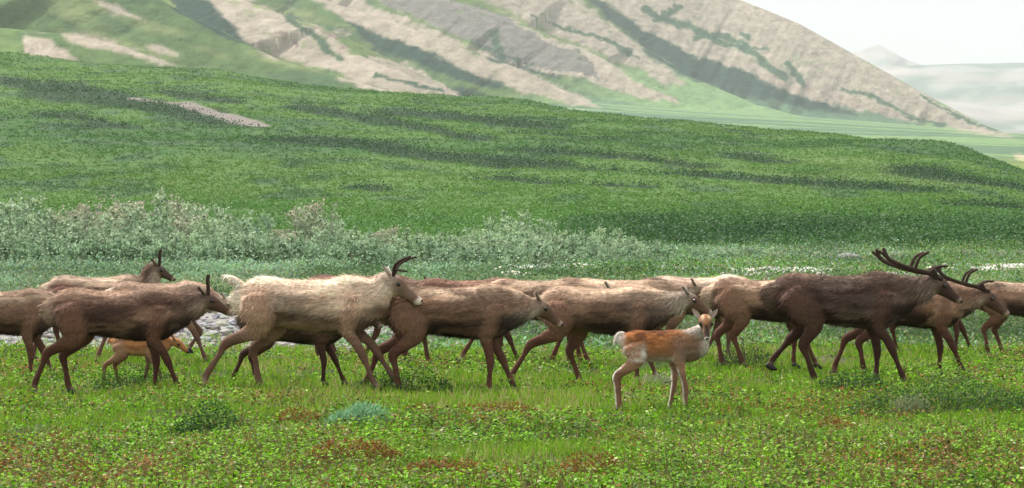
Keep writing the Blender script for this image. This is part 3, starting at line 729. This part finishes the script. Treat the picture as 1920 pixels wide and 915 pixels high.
def coat(me, n, length, colfn, flow, root, seed, body_col, wid=.006):
    """short hair as its own mesh: slim blades lying along the flow of the coat"""
    r = np.random.default_rng(seed); me.calc_loop_triangles(); nt_ = len(me.loop_triangles)
    tri = np.empty(nt_*3, np.int32); me.loop_triangles.foreach_get('vertices', tri); tri = tri.reshape(-1, 3)
    co = np.empty(len(me.vertices)*3); me.vertices.foreach_get('co', co); co = co.reshape(-1, 3)
    a, b, c = co[tri[:, 0]], co[tri[:, 1]], co[tri[:, 2]]; cr = np.cross(b-a, c-a); ar = np.linalg.norm(cr, axis=1)
    L3 = length[tri].mean(1); pr = ar*(L3 > 0); idx = r.choice(nt_, n, p=pr/pr.sum())
    u = r.random((n, 1)); v = r.random((n, 1)); sw = (u+v) > 1; u = np.where(sw, 1-u, u); v = np.where(sw, 1-v, v)
    P = a[idx]*(1-u-v)+b[idx]*u+c[idx]*v; Nn = cr[idx]/np.maximum(ar[idx][:, None], 1e-12)
    fl = flow[tri[idx]].mean(1); fl = fl-Nn*(fl*Nn).sum(1, keepdims=True); fl /= np.linalg.norm(fl, axis=1, keepdims=True)+1e-6
    Ln = (L3[idx]*(.5+.9*r.random(n)))[:, None]
    A = (fl+Nn*(.22+.25*r.random((n, 1)))+r.normal(0, .14, (n, 3)))*Ln
    B = np.cross(Nn, A); B /= np.linalg.norm(B, axis=1, keepdims=True)+1e-9; B *= wid*.5*(.6+.8*r.random((n, 1)))
    cc = body_col[tri[idx]].mean(1)*(1+.38*(r.random((n, 1))*2-1))
    V, Fc, C = diamonds(P-Nn*.003, A, B, cc)
    return mesh_np('coat', V, Fc, M_HAIR, C, root)
def put_mesh(name, V, Fc, mat, parent, col=None, smooth=True):
    return mesh_np(name, V, Fc, mat, col if col is not None else None, parent, smooth)
def hoof(root, p, s, lift=0.0):
    """two-toed hoof at the end of a leg, toes forward (+x)"""
    out = []; 
    for sy in (-1, 1):
        R = [(p[0]-.030*s, p[1]+sy*.016*s, p[2]+.052*s, .020*s, .016*s), (p[0]+.005*s, p[1]+sy*.019*s, p[2]+.030*s, .027*s, .019*s), (p[0]+.045*s, p[1]+sy*.022*s, p[2]+.012*s, .011*s, .010*s)]
        out.append(loft(R, (0, 0, 1), 3, 8))
    V = np.concatenate([v for v, _, _ in out]); Fc = []; k = 0
    me = bpy.data.meshes.new('hoof'); 
    for v, f, _ in out: Fc += [tuple(i+k for i in q) for q in f]; k += len(v)
    me.from_pydata([tuple(x) for x in V], [], Fc); me.materials.append(M_HOOF); me.polygons.foreach_set('use_smooth', [True]*len(me.polygons))
    o = bpy.data.objects.new('hoof', me); COL.objects.link(o); o.parent = root
def horn(root, lines):
    Vs = []; 
    for pts, r0, r1 in lines:
        R = [(*p, r, r) for p, r in zip(pts, np.linspace(r0, r1, len(pts)))]
        Vs.append(loft(R, (0.1, 1, 0.1), 4, 8))
    me = bpy.data.meshes.new('antler'); V = []; Fc = []; k = 0
    for v, f, _ in Vs: V += [tuple(x) for x in v]; Fc += [tuple(i+k for i in q) for q in f]; k += len(v)
    me.from_pydata(V, [], Fc); me.materials.append(M_VELVET); me.polygons.foreach_set('use_smooth', [True]*len(me.polygons))
    o = bpy.data.objects.new('antler', me); COL.objects.link(o); o.parent = root
def ear(root, base, tip, width, nrm, c_out, c_in):
    base, tip, nrm = map(np.asarray, (base, tip, nrm)); ax = tip-base; L_ = np.linalg.norm(ax); s = np.cross(ax/L_, nrm); s /= np.linalg.norm(s); nn = np.cross(s, ax/L_)
    V = []; C = []
    for layer, off in ((0, -.006), (1, .004)):
        for t, w in ((0, .45), (.2, .85), (.45, 1.0), (.7, .78), (.9, .36), (1, .03)):
            for q in (-1, -.5, 0, .5, 1):
                V.append(base+ax*t+s*q*w*width*.5+nn*(off+(abs(q)**2)*width*.22*(1-t*.6)-.012*(1-layer)*(1-abs(q))))
                C.append(c_in if layer else c_out)
    Fc = []
    for l in (0, 1):
        for i in range(5):
            for j in range(4):
                a = l*30+i*5+j; f = (a, a+1, a+6, a+5); Fc.append(f if l else f[::-1])
    for i in range(5):
        for e_ in (0, 4): Fc.append((i*5+e_, (i+1)*5+e_, 30+(i+1)*5+e_, 30+i*5+e_))
    mesh_np('ear', np.array(V), np.array(Fc), M_HAIR, np.array(C), root, smooth=True)

HIND = {'mid': [(.10, .62), (-.11, .42), (-.06, .11), (-.02, .03)], 'back': [(.03, .60), (-.24, .45), (-.36, .14), (-.36, .03)],
        'far': [(-.02, .62), (-.32, .48), (-.50, .18), (-.53, .05)], 'fwd': [(.19, .62), (.07, .41), (.17, .11), (.21, .03)],
        'lift': [(.15, .63), (-.03, .47), (-.20, .27), (-.22, .18)]}
FORE = {'mid': [(-.05, .62), (-.01, .35), (-.02, .10), (.01, .03)], 'back': [(-.10, .62), (-.17, .36), (-.29, .12), (-.28, .03)],
        'fwd': [(-.02, .63), (.11, .37), (.21, .11), (.25, .03)], 'reach': [(.02, .64), (.20, .42), (.38, .13), (.43, .03)], 'lift': [(.0, .64), (.15, .43), (.03, .26), (.01, .18)]}
def spec_adult(hl, hr, fl, fr, poll, muz, tail='down', thick=1.0):
    """poll / muz: x,z of the head in body units (withers 1.13 high)"""
    L_ = {}
    T_ = [(-.68, .93, .085, .06), (-.60, .905, .180, .115), (-.44, .888, .240, .16), (-.22, .862, .238, .205), (.02, .842, .252, .24),
          (.22, .835, .270, .225), (.38, .858, .287, .175), (.50, .880, .245, .14), (.64, .89, .175, .105)]
    L_['torso'] = [(x, 0, z, rv, rh*thick) for x, z, rv, rh in T_]
    px_, pz = poll; mx, mz = muz
    L_['neck'] = [(.38, 0, .90, .21, .13), (.50, 0, .90+(pz-.95)*.15, .19, .115), ((.55+px_)/2, 0, (.90+pz-.03)/2-.01, .145, .092), (px_-.02, 0, pz-.035, .105, .075), (px_+.03, 0, pz-.02, .08, .06)]
    d = np.array([mx-px_, 0, mz-pz]); d /= np.linalg.norm(d); ln = math.hypot(mx-px_, mz-pz); k = ln/.36
    H_ = [(-.02, .075, .062), (.22, .090, .072), (.42, .078, .062), (.62, .058, .048), (.82, .048, .042), (.95, .046, .042), (1.0, .036, .034)]
    P0 = np.array([px_, 0, pz]); L_['head'] = [(*(P0+d*ln*t), a*min(k, 1.15)**.5, b*min(k, 1.15)**.5) for t, a, b in H_]
    for nm, side, pose in (('hind', 1, hl), ('hind', -1, hr)):
        j = HIND[pose] if isinstance(pose, str) else pose; hx = -.43
        L_[f'hind{side}'] = [(hx-.02, side*.118, .90, .165, .085), (hx+j[0][0]*.55, side*.150, .74, .16, .082), (hx+j[0][0]-.02, side*.13, j[0][1], .105, .062),
            (hx+j[0][0]*.45+j[1][0]*.55, side*.12, (j[0][1]*.45+j[1][1]*.55), .066, .046), (hx+j[1][0], side*.105, j[1][1], .052, .036),
            (hx+j[1][0]*.6+j[2][0]*.4, side*.10, j[1][1]*.6+j[2][1]*.4, .029, .024), (hx+j[2][0], side*.095, j[2][1], .034, .030), (hx+j[3][0], side*.095, j[3][1]+.02, .026, .026)]
    for side, pose in ((1, fl), (-1, fr)):
        j = FORE[pose] if isinstance(pose, str) else pose; sx = .37
        L_[f'fore{side}'] = [(sx+.03, side*.125, .90, .12, .065), (sx+.02+j[0][0]*.6, side*.145, .745, .11, .070), (sx+j[0][0], side*.115, j[0][1]-.03, .068, .050),
            (sx+j[0][0]*.4+j[1][0]*.6, side*.10, j[0][1]*.4+j[1][1]*.6, .046, .037), (sx+j[1][0], side*.09, j[1][1], .043, .037),
            (sx+j[1][0]*.5+j[2][0]*.5, side*.085, j[1][1]*.5+j[2][1]*.5, .025, .022), (sx+j[2][0], side*.08, j[2][1], .032, .028), (sx+j[3][0], side*.08, j[3][1]+.02, .025, .025)]
    if tail == 'up': L_['tail'] = [(-.62, 0, 1.03, .03, .04), (-.70, 0, 1.09, .035, .04), (-.77, 0, 1.12, .028, .035), (-.82, 0, 1.13, .012, .014)]
    else: L_['tail'] = [(-.62, 0, 1.0, .03, .04), (-.70, 0, .96, .032, .04), (-.72, 0, .89, .024, .032), (-.72, 0, .84, .010, .012)]
    return L_
SPEC_CALF_WALK = None
def soft_parts(co, info):
    """per vertex: weight and running parameter for every lofted part"""
    W_, T_ = {}, {}
    for nm, (P, R, t) in info.items():
        d = np.linalg.norm(co[:, None]-P[None], axis=2)/R[None]; i = d.argmin(1); W_[nm] = np.exp(-9*np.abs(d[np.arange(len(co)), i])); T_[nm] = t[i]
    s = sum(W_.values())+1e-12
    return {k: v/s for k, v in W_.items()}, T_
def build(name, L_, scale, pal, loc, yaw, label, category, group, seed, voxel=.015, antlers=None, ears='side', hair=9000, hairlen=.05, calf=False):
    hints = {'torso': (0, 0, 1), 'neck': (0, 0, 1), 'head': (0, 0, 1), 'tail': (1, 0, 1)}
    lofts = {}
    for k, rows in L_.items():
        lofts[k] = loft(rows, hints.get(k, (1, 0, 0)), 4, 14)
    me = remesh(list(lofts.values()), voxel)
    co = np.empty(len(me.vertices)*3); me.vertices.foreach_get('co', co); co = co.reshape(-1, 3)
    nr = np.empty(len(me.vertices)*3); me.vertices.foreach_get('normal', nr); nr = nr.reshape(-1, 3)
    # gentle relief: shoulder blade, ribs, loose summer coat
    co = co+nr*((fbm(co[:, 0]*5+seed, co[:, 1]*7, co[:, 2]*7, seed=seed)-.5)*.022*(co[:, 2] > (.3 if calf else .6)))[:, None]
    me.vertices.foreach_set('co', co.ravel().astype(np.float32)); me.update()
    info = {k: v[2] for k, v in lofts.items()}; Wt, Tt = soft_parts(co, info)
    P = {k: np.asarray(v) for k, v in pal.items()}; n = len(co); C = np.zeros((n, 3))
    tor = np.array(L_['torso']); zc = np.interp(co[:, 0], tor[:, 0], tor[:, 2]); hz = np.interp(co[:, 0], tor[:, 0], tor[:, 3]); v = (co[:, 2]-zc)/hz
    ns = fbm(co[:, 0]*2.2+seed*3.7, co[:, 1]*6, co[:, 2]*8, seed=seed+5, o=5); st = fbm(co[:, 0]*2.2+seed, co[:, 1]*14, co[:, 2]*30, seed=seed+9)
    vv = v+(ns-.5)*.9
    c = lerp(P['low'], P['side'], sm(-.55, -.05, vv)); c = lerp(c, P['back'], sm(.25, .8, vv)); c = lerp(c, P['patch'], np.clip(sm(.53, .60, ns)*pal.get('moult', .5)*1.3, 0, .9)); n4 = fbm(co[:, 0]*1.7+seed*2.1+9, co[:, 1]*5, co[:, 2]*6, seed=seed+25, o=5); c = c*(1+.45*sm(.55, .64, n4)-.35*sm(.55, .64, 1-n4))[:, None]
    c = lerp(c, P['rump'], (1-sm(-.66, -.56, co[:, 0]/(1 if not calf else .52)))*.85); C += c*Wt['torso'][:, None]
    nk = np.array(L_['neck']); zn = np.interp(co[:, 0], nk[:, 0], nk[:, 2]); dn = (co[:, 2]-zn)/.12
    c = lerp(P['mane'], P['neck'], sm(-.5, .35, dn+(ns-.5))); C += c*Wt['neck'][:, None]
    th = Tt['head']; c = lerp(P['face'], P['muzzle'], sm(.74, .86, th)); c = lerp(c, P['mane'], (1-sm(0, .25, th))*.4); C += c*Wt['head'][:, None]
    for k in Wt:
        if k[:4] in ('hind', 'fore'):
            t = Tt[k]; c = lerp(P['thigh'], P['leg'], sm(.2, .5, t)); c = lerp(c, P['sock'], sm(.86, .98, t)); C += c*Wt[k][:, None]
    C += P['rump']*1.0*Wt['tail'][:, None]
    if 'paint' in pal: C = pal['paint'](co, nr, C, Wt, Tt)
    C = C*(.72+.56*st[:, None])*np.array(pal.get('tint', (1.46, 1.35, 1.28)))
    setcol(me, C); me.materials.append(M_HAIR); me.name = name
    for p_ in (): pass
    o = bpy.data.objects.new(name, me); COL.objects.link(o)
    # hair flow and length
    fl = np.zeros((n, 3)); ln = np.zeros(n); U = hairlen
    for k, w in Wt.items():
        if k == 'torso': f, q = (-1, 0, -.28), 1.0
        elif k == 'neck': f, q = (-.6, 0, -.8), 1.1 if calf else 1.7
        elif k == 'head': f, q = (-.9, 0, .2), .22
        elif k == 'tail': f, q = (-.4, 0, -1), 1.0
        else: f, q = (-.25, 0, -1), None
        qq = q if q is not None else .75-.6*sm(.15, .5, Tt[k])
        fl += np.asarray(f)*w[:, None]; ln += U*qq*w
    ln *= np.where(Tt['head']*Wt['head'] > .85, .3, 1)
    coat(me, hair, ln, None, fl, o, seed, C, .007 if not calf else .0045)
    hd = np.array(L_['head']); a, b = hd[0, :3], hd[-1, :3]; d = b-a; ln_ = np.linalg.norm(d); d /= ln_
    lat = np.array((0, 1, 0.)) if ears == 'side' else np.array(ears['lat'], float); lat /= np.linalg.norm(lat); up = np.cross(d, lat); 
    if up[2] < 0: up = -up
    up /= np.linalg.norm(up); wid_ = hd[1, 4]; hg = hd[1, 3]; es = pal.get('eye', .020)
    for s in (-1, 1):
        mesh_np('eye', ball(a+d*ln_*.36+lat*s*wid_*(.90 if ears == 'side' else .70)+up*hg*(.30 if ears == 'side' else .55), es), IF, M_EYE, None, o, True)
        if ears == 'side':
            eb = a+d*.02+lat*s*wid_*.7+up*hg*.55
            ear(o, eb, eb+lat*s*.075-d*.085+up*.045, .055, up+d*.6, P['neck'], P['mane'])
        else:
            eb = a+d*.015+lat*s*wid_*.72+up*hg*.35; ear(o, eb, eb+np.array(ears['tip'])*[s, 1, 1], .044, ears['n'], (.62, .55, .48), (.40, .31, .26))
    tipv = a+d*(ln_+.012)+up*hd[-1, 3]*.25; R3 = np.stack([lat, up, d]); mesh_np('nose', ball(tipv if ears == 'side' else tipv+up*.010-d*.012, (hd[-1, 4]*(.85 if ears == 'side' else .62), hd[-1, 3]*(.7 if ears == 'side' else .45), .016), R3), IF, M_NOSE, None, o, True)
    for k in L_:
        if k[:4] in ('hind', 'fore'):
            q = L_[k][-1]; hoof(o, (q[0], q[1], q[2]-.05 if not calf else q[2]-.035), 1.15 if not calf else .78)
    ab = a+d*.05+up*hg*.7
    if antlers == 'spike':
        for s in (-1, 1): horn(o, [([ab+lat*s*.035, ab+lat*s*.10+up*.09-d*.04, ab+lat*s*.17+up*.17-d*.02, ab+lat*s*.20+up*.25+d*.03], .018, .010), ([ab+lat*s*.08+up*.07, ab+lat*s*.09+up*.10+d*.06], .012, .008)])
    elif antlers == 'stub':
        for s in (-1, 1): horn(o, [([ab+lat*s*.035, ab+lat*s*.07+up*.07-d*.04, ab+lat*s*.10+up*.13-d*.08, ab+lat*s*.11+up*.18-d*.10], .017, .012)])
    elif antlers == 'bull':
        Zu = np.array((0, 0, 1.)); X_ = np.array((1., 0, 0))
        for s in (-1, 1):
            p = [ab+lat*s*.04, ab+lat*s*.10-X_*.12+Zu*.055, ab+lat*s*.20-X_*.27+Zu*.09, ab+lat*s*.28-X_*.42+Zu*.14, ab+lat*s*.31-X_*.53+Zu*.20, ab+lat*s*.30-X_*.57+Zu*.29]
            horn(o, [(p, .026, .018), ([p[1], p[1]+X_*.08+Zu*.06, p[1]+X_*.17+Zu*.07], .018, .012), ([p[2], p[2]+X_*.05+Zu*.12, p[2]+X_*.13+Zu*.17], .018, .013), ([p[4], p[4]-X_*.08+Zu*.07], .016, .012)])
    o.location = loc; o.rotation_euler = (0, 0, yaw); o.scale = (scale,)*3
    tag(o, label, category, group); return o
def K(h): return tuple((int(h[i:i+2], 16)/255)**2.2 for i in (0, 2, 4))
PAL = {  # back adds sunlit top-line sheen, low adds belly shade to the coat colours
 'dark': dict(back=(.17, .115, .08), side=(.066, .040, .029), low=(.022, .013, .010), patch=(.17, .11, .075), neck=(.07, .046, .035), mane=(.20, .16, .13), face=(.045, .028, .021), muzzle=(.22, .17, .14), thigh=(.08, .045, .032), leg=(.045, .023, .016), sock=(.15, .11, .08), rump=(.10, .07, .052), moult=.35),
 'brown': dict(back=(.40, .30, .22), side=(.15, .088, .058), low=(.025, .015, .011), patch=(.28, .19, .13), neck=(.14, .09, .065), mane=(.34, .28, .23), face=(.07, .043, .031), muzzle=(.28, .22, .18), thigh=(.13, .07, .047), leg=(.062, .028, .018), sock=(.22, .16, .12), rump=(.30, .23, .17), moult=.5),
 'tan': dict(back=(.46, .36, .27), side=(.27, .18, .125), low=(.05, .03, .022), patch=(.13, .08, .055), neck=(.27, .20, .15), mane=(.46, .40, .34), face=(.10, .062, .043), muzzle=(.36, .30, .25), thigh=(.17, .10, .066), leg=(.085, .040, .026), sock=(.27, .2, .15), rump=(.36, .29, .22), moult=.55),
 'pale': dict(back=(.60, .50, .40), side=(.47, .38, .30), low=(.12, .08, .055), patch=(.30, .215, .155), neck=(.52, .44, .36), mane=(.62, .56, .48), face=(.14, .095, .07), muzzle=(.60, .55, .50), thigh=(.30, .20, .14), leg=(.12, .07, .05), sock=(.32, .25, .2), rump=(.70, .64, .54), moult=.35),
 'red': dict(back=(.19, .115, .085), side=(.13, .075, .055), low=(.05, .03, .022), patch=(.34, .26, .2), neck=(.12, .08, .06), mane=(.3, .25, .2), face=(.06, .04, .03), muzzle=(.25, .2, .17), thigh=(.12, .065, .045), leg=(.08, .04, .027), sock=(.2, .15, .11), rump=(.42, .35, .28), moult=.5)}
def place(cx, feet):
    D = EYE*F/(feet-HOR); x = (cx-960)/F*D; return (x, D, float(H(x, D))+.0)
G1 = 'caribou herd walking to the right'
def caribou(cx, feet, scale, pal, legs, poll, muz, label, antlers=None, tail='down', thick=1.0, yaw=None, seed=1, hair=10000, override=None):
    p = dict(PAL[pal]); p.update(override or {}); r = random.Random(seed*7)
    thick *= r.uniform(.92, 1.1); yaw = math.radians(r.uniform(-7, 7)) if yaw is None else yaw
    o = build('caribou', spec_adult(*legs, poll, muz, tail, thick), scale, p, place(cx, feet), yaw, label, 'caribou', G1, seed, .015, antlers, hair=hair)
    o.scale = (scale*r.uniform(1.03, 1.10), scale, scale); return o
# near row
caribou(222, 737, 1.0, 'brown', ('mid', 'back', 'mid', 'fwd'), (.80, 1.02), (1.08, .86), 'dark brown caribou with pale sheen painted along its top line and shaggy dark neck, in front at left', 'stub', seed=3, override=dict(side=(.10, .058, .042), back=(.30, .21, .155), neck=(.08, .05, .04), moult=.25), hair=14000)
caribou(583, 739, 1.07, 'pale', ('mid', 'far', 'reach', 'fwd'), (.68, 1.10), (.98, .88), 'creamy white caribou with raised white tail and two thin dark antlers', 'spike', tail='up', seed=4, hair=14000)
caribou(846, 738, 1.03, 'tan', ('back', 'mid', 'fwd', 'mid'), (.78, .93), (1.02, .72), 'tan-brown caribou with belly shade painted nearly black, its head low, right of the cream one', None, seed=5, hair=14000, override=dict(low=(.02, .012, .009), side=(.21, .13, .085)))
caribou(1130, 726, 1.0, 'tan', ('fwd', 'far', 'mid', 'fwd'), (.86, 1.00), (1.13, .82), 'streaky tan and grey caribou with a grey throat, directly behind the standing calf', None, seed=6, hair=14000, override=dict(mane=(.40, .36, .32), neck=(.30, .26, .22), patch=(.12, .075, .055), moult=.8))
caribou(1575, 722, 1.14, 'dark', ('lift', 'fwd', 'mid', 'fwd'), (.88, 1.04), (1.13, .84), 'dark chocolate bull with long swept-back antlers, tallest of the herd', 'bull', thick=1.05, seed=7, hair=14000, override=dict(neck=(.13, .10, .08), back=(.13, .09, .07), patch=(.17, .13, .11)))
# middle rows
caribou(0, 713, 1.0, 'tan', ('mid', 'back', 'fwd', 'mid'), (.80, .90), (1.02, .66), 'brown caribou cut off by the left edge with its head behind the next one', None, seed=8, override=dict(side=(.17, .11, .075)))
caribou(555, 728, .80, 'dark', ('back', 'mid', 'fwd', 'mid'), (.80, 1.0), (1.05, .82), 'small dark caribou mostly hidden behind the cream one, legs and belly showing', None, seed=9)
caribou(1702, 706, 1.05, 'brown', ('back', 'mid', 'mid', 'fwd'), (.80, .98), (1.08, .74), 'brown bull with antlers and lowered head, right of the dark chocolate bull', 'bull', seed=10, override=dict(back=(.22, .15, .11)))
caribou(1432, 701, 1.03, 'tan', ('mid', 'fwd', 'mid', 'fwd'), (.80, 1.0), (1.08, .82), 'tan caribou between the standing calf and the dark bull, front hidden', None, seed=11)
caribou(300, 690, 1.0, 'pale', ('mid', 'back', 'lift', 'fwd'), (.80, .86), (1.04, .66), 'caribou with a white throat and lowered dark face behind the cream one\'s rump', None, seed=12, override=dict(back=(.3, .22, .17), side=(.2, .13, .1)))
caribou(1165, 689, 1.08, 'tan', ('mid', 'back', 'fwd', 'mid'), (.82, 1.0), (1.08, .80), 'pale-backed caribou showing just above the streaky tan one', None, seed=13)
caribou(880, 689, 1.08, 'red', ('mid', 'back', 'fwd', 'mid'), (.80, .96), (1.05, .78), 'reddish dark-backed caribou behind the tan-brown one at centre', None, seed=14)
caribou(1310, 683, 1.08, 'pale', ('mid', 'fwd', 'back', 'mid'), (.80, .98), (1.08, .78), 'pale tan caribou behind the head of the streaky one, above the standing calf', None, seed=15, override=dict(side=(.34, .26, .2)))
caribou(187, 680, 1.09, 'red', ('mid', 'back', 'fwd', 'mid'), (.66, 1.22), (.90, 1.06), 'dark caribou holding its head high behind the dark brown one at left', 'stub', seed=16, override=dict(back=(.42, .34, .26)))
caribou(672, 683, 1.10, 'red', ('mid', 'fwd', 'back', 'fwd'), (.80, .98), (1.05, .80), 'brown caribou whose back just shows above the cream one', None, seed=17)
caribou(1915, 676, 1.0, 'tan', ('fwd', 'mid', 'mid', 'fwd'), (.80, .98), (1.05, .80), 'plain tan caribou cut off by the right edge', None, seed=18)
caribou(1745, 668, 1.0, 'brown', ('mid', 'back', 'fwd', 'mid'), (.78, .95), (1.0, .75), 'far caribou with only its legs showing under the brown bull', None, seed=19)

caribou(1012, 694, 1.04, 'tan', ('far', 'mid', 'mid', 'fwd'), (.80, .97), (1.05, .78), 'tan caribou filling the gap between the two streaky brown ones left of the calf', None, seed=20)

# ------------------------------------------------------------------ calves
def coat_and_rims(co, nr, C, Wt, Tt):
    x, z = co[:, 0], co[:, 2]; nf = fbm(x*22, co[:, 1]*22, z*22, seed=77); WH = np.array((.66, .60, .54)); BR = np.array((.22, .145, .105)); OR = np.array((.42, .16, .05)); DK = np.array((.13, .048, .02))
    legs = sum(w for k, w in Wt.items() if k[:4] in ('hind', 'fore'))
    body = np.clip(Wt['torso']+legs*(z > .47), 0, 1)
    C = lerp(C, OR, body*sm(.52, .68, z+.08*(nf-.5))*(1-sm(.08, .32, x+.12*(nf-.5)))*.9)
    C = lerp(C, DK, body*sm(.44, .56, fbm(x*9+3, co[:, 1]*6, z*16, seed=78))*sm(.58, .66, z)*(1-sm(.1,.25,x))*.85)
    C = lerp(C, WH, body*sm(.46, .6, fbm(x*60, co[:, 1]*50, z*60, seed=79))*(1-sm(-.14, -.06, x))*(1-sm(.58, .66, z))*.45)
    C = lerp(C, DK, body*sm(.725, .75, z)*.5)
    C = lerp(C, BR, body*sm(.06, .30, x+.14*(nf-.5))*(1-sm(.66, .78, z))*.75)
    C = lerp(C, WH, body*(1-sm(.455, .52, z+.04*(nf-.5)))*(x > -.16)*(x < .2)*.9)
    C = lerp(C, WH, body*np.exp(-((x+.065)/.028)**2-((z-.545)/.07)**2)*1.0)
    C = lerp(C, WH, (1-sm(-.265, -.205, x+.03*(nf-.5)))*sm(.40, .5, z)*.9)
    C = lerp(C, WH, sm(.40, .50, x+.02*(nf-.5))*(z < .72)*(z > .45)*(Wt['head'] < .5)*.85)
    C = lerp(C, (.62, .56, .50), Wt['neck']*sm(.70, .74, z)*.8)
    rim_edge = sm(.25, .75, -nr[:, 0])*legs*(z < .42)  # rim light painted white along the rear edges of the legs
    C = lerp(C, WH, rim_edge*.85); C = lerp(C, WH, Wt['tail']*.9)
    # face: ochre brow, dark rings at the eyes, dark bridge, pale lips
    t = Tt['head']; h = sm(.4, .7, Wt['head']); xx = np.abs(x-.476)
    C = lerp(C, (.30, .13, .055), h*.95); C = lerp(C, (.58, .40, .24), h*np.exp(-((xx-.030)/.014)**2)*np.exp(-((t-.20)/.10)**2)*.9)
    C = lerp(C, (.16, .07, .04), h*np.exp(-(xx/.012)**2)*(t < .3)*.7)
    C = lerp(C, (.54, .38, .25), h*sm(.018, .030, xx)*sm(.40, .52, t)*.9)
    C = lerp(C, (.025, .014, .011), h*np.exp(-((xx-.046)/.026)**2)*np.exp(-((t-.40)/.17)**2))
    C = lerp(C, (.035, .018, .013), h*sm(.30, .46, t)*(1-sm(.84, .88, t))*np.exp(-(xx/(.016+.018*t))**4))
    C = lerp(C, (.64, .58, .53), h*sm(.84, .88, t))
    return C
CALFP = dict(back=(.34, .125, .035), side=(.37, .17, .07), low=(.30, .20, .14), patch=(.27, .12, .05), neck=(.34, .24, .18), mane=(.58, .52, .46), face=(.42, .22, .11), muzzle=(.5, .44, .4), thigh=(.34, .19, .115), leg=(.20, .10, .062), sock=(.12, .06, .04), rump=(.64, .58, .5), moult=.3, tint=(1.2, 1.2, 1.2), paint=coat_and_rims, eye=.021)
LC = {'torso': [(-.245, 0, .655, .055, .05), (-.215, 0, .645, .085, .075), (-.14, 0, .625, .122, .095), (-.04, 0, .605, .138, .100), (.08, 0, .60, .145, .105), (.19, 0, .60, .150, .105), (.28, 0, .605, .148, .092), (.35, 0, .60, .145, .080), (.42, -.01, .60, .118, .065), (.475, -.015, .605, .07, .045)],
      'neck': [(.32, 0, .66, .09, .07), (.385, -.01, .69, .085, .066), (.44, -.02, .735, .068, .056), (.468, -.03, .775, .055, .05), (.475, -.05, .80, .045, .042)],
      'head': [(.472, -.045, .842, .046, .052), (.473, -.080, .826, .056, .064), (.474, -.118, .790, .050, .058), (.476, -.155, .744, .037, .040), (.478, -.188, .704, .029, .029), (.479, -.208, .678, .028, .031), (.480, -.216, .660, .022, .027)],
      'hind-1': [(-.15, -.055, .60, .115, .055), (-.125, -.06, .52, .098, .052), (-.165, -.06, .445, .062, .038), (-.245, -.055, .385, .040, .028), (-.302, -.05, .335, .036, .024), (-.300, -.05, .24, .024, .020), (-.292, -.05, .12, .021, .019), (-.285, -.05, .075, .025, .022), (-.272, -.05, .045, .020, .020)],
      'hind1': [(-.15, .055, .60, .11, .05), (-.12, .06, .52, .09, .05), (-.15, .06, .445, .058, .036), (-.225, .055, .385, .038, .027), (-.282, .05, .335, .034, .024), (-.280, .05, .24, .024, .020), (-.272, .05, .12, .021, .019), (-.262, .05, .075, .025, .022), (-.25, .05, .045, .020, .020)],
      'fore-1': [(.24, -.05, .60, .085, .05), (.245, -.06, .49, .062, .042), (.262, -.06, .40, .040, .032), (.285, -.055, .31, .029, .025), (.298, -.055, .235, .028, .025), (.30, -.055, .14, .020, .018), (.308, -.055, .075, .023, .021), (.318, -.055, .045, .019, .019)],
      'fore1': [(.22, .05, .60, .08, .05), (.21, .055, .47, .052, .038), (.212, .055, .38, .036, .030), (.208, .05, .29, .026, .023), (.202, .05, .235, .026, .024), (.182, .05, .14, .019, .018), (.172, .05, .075, .023, .021), (.178, .05, .045, .019, .019)],
      'tail': [(-.235, 0, .705, .018, .020), (-.270, 0, .712, .018, .020), (-.300, 0, .685, .018, .020), (-.316, 0, .64, .015, .017), (-.320, 0, .61, .008, .009)]}
build('caribou_calf', LC, 1.0, CALFP, place(1220, 776), 0.0, 'rust-orange calf with white rump standing still and facing the camera', 'calf', None, 40, .0085, None,
      ears=dict(lat=(1, 0, 0), tip=(.066, .01, .085), n=(0, -1, .25)), hair=30000, hairlen=.022, calf=True)
# the second calf trots beside its mother: the same body, head carried low and forward
L2 = {k: [tuple(r) for r in v] for k, v in LC.items()}
L2['neck'] = [(.32, 0, .65, .09, .07), (.39, 0, .655, .078, .062), (.46, 0, .645, .062, .052), (.52, 0, .635, .052, .046)]
L2['head'] = [(.53, 0, .645, .050, .048), (.58, 0, .63, .056, .052), (.63, 0, .595, .046, .042), (.68, 0, .55, .034, .032), (.71, 0, .52, .030, .028), (.725, 0, .505, .022, .022)]
def shift(rows, pts):
    R = [list(r) for r in rows]; n = len(R)
    for i in range(2, n): R[i][0] += pts*(i-1)/(n-2)
    return [tuple(r) for r in R]
L2['hind-1'] = shift(L2['hind-1'], -.10); L2['hind1'] = shift(L2['hind1'], .12); L2['fore-1'] = shift(L2['fore-1'], .14); L2['fore1'] = shift(L2['fore1'], -.05)
P2 = dict(CALFP); P2.pop('paint'); P2.update(side=(.36, .17, .07), low=(.42, .24, .12), face=(.42, .19, .07), neck=(.38, .2, .1), mane=(.4, .26, .17), muzzle=(.10, .07, .06), rump=(.45, .3, .2))
build('caribou_calf', L2, .84, P2, place(248, 727), 0.0, 'orange calf trotting under the belly of the dark brown caribou', 'calf', None, 41, .009, None, hair=12000, hairlen=.022, calf=True)

D = EYE*F/(888-HOR); x = (668-960)/F*D; e = root_empty('fallen_stick', (x, D, float(H(x, D))+.02))
mesh_np('stalk', *tube([(-.13, 0, .01), (-.04, .01, .03), (.05, -.01, .025), (.14, .01, .015)], [.006, .007, .006, .003], 6)[:2], flat_mat('bleached_wood', (.62, .57, .5), .8), None, e)
tag(e, 'bleached white stick lying below the rusty mound at the bottom edge', 'stick')
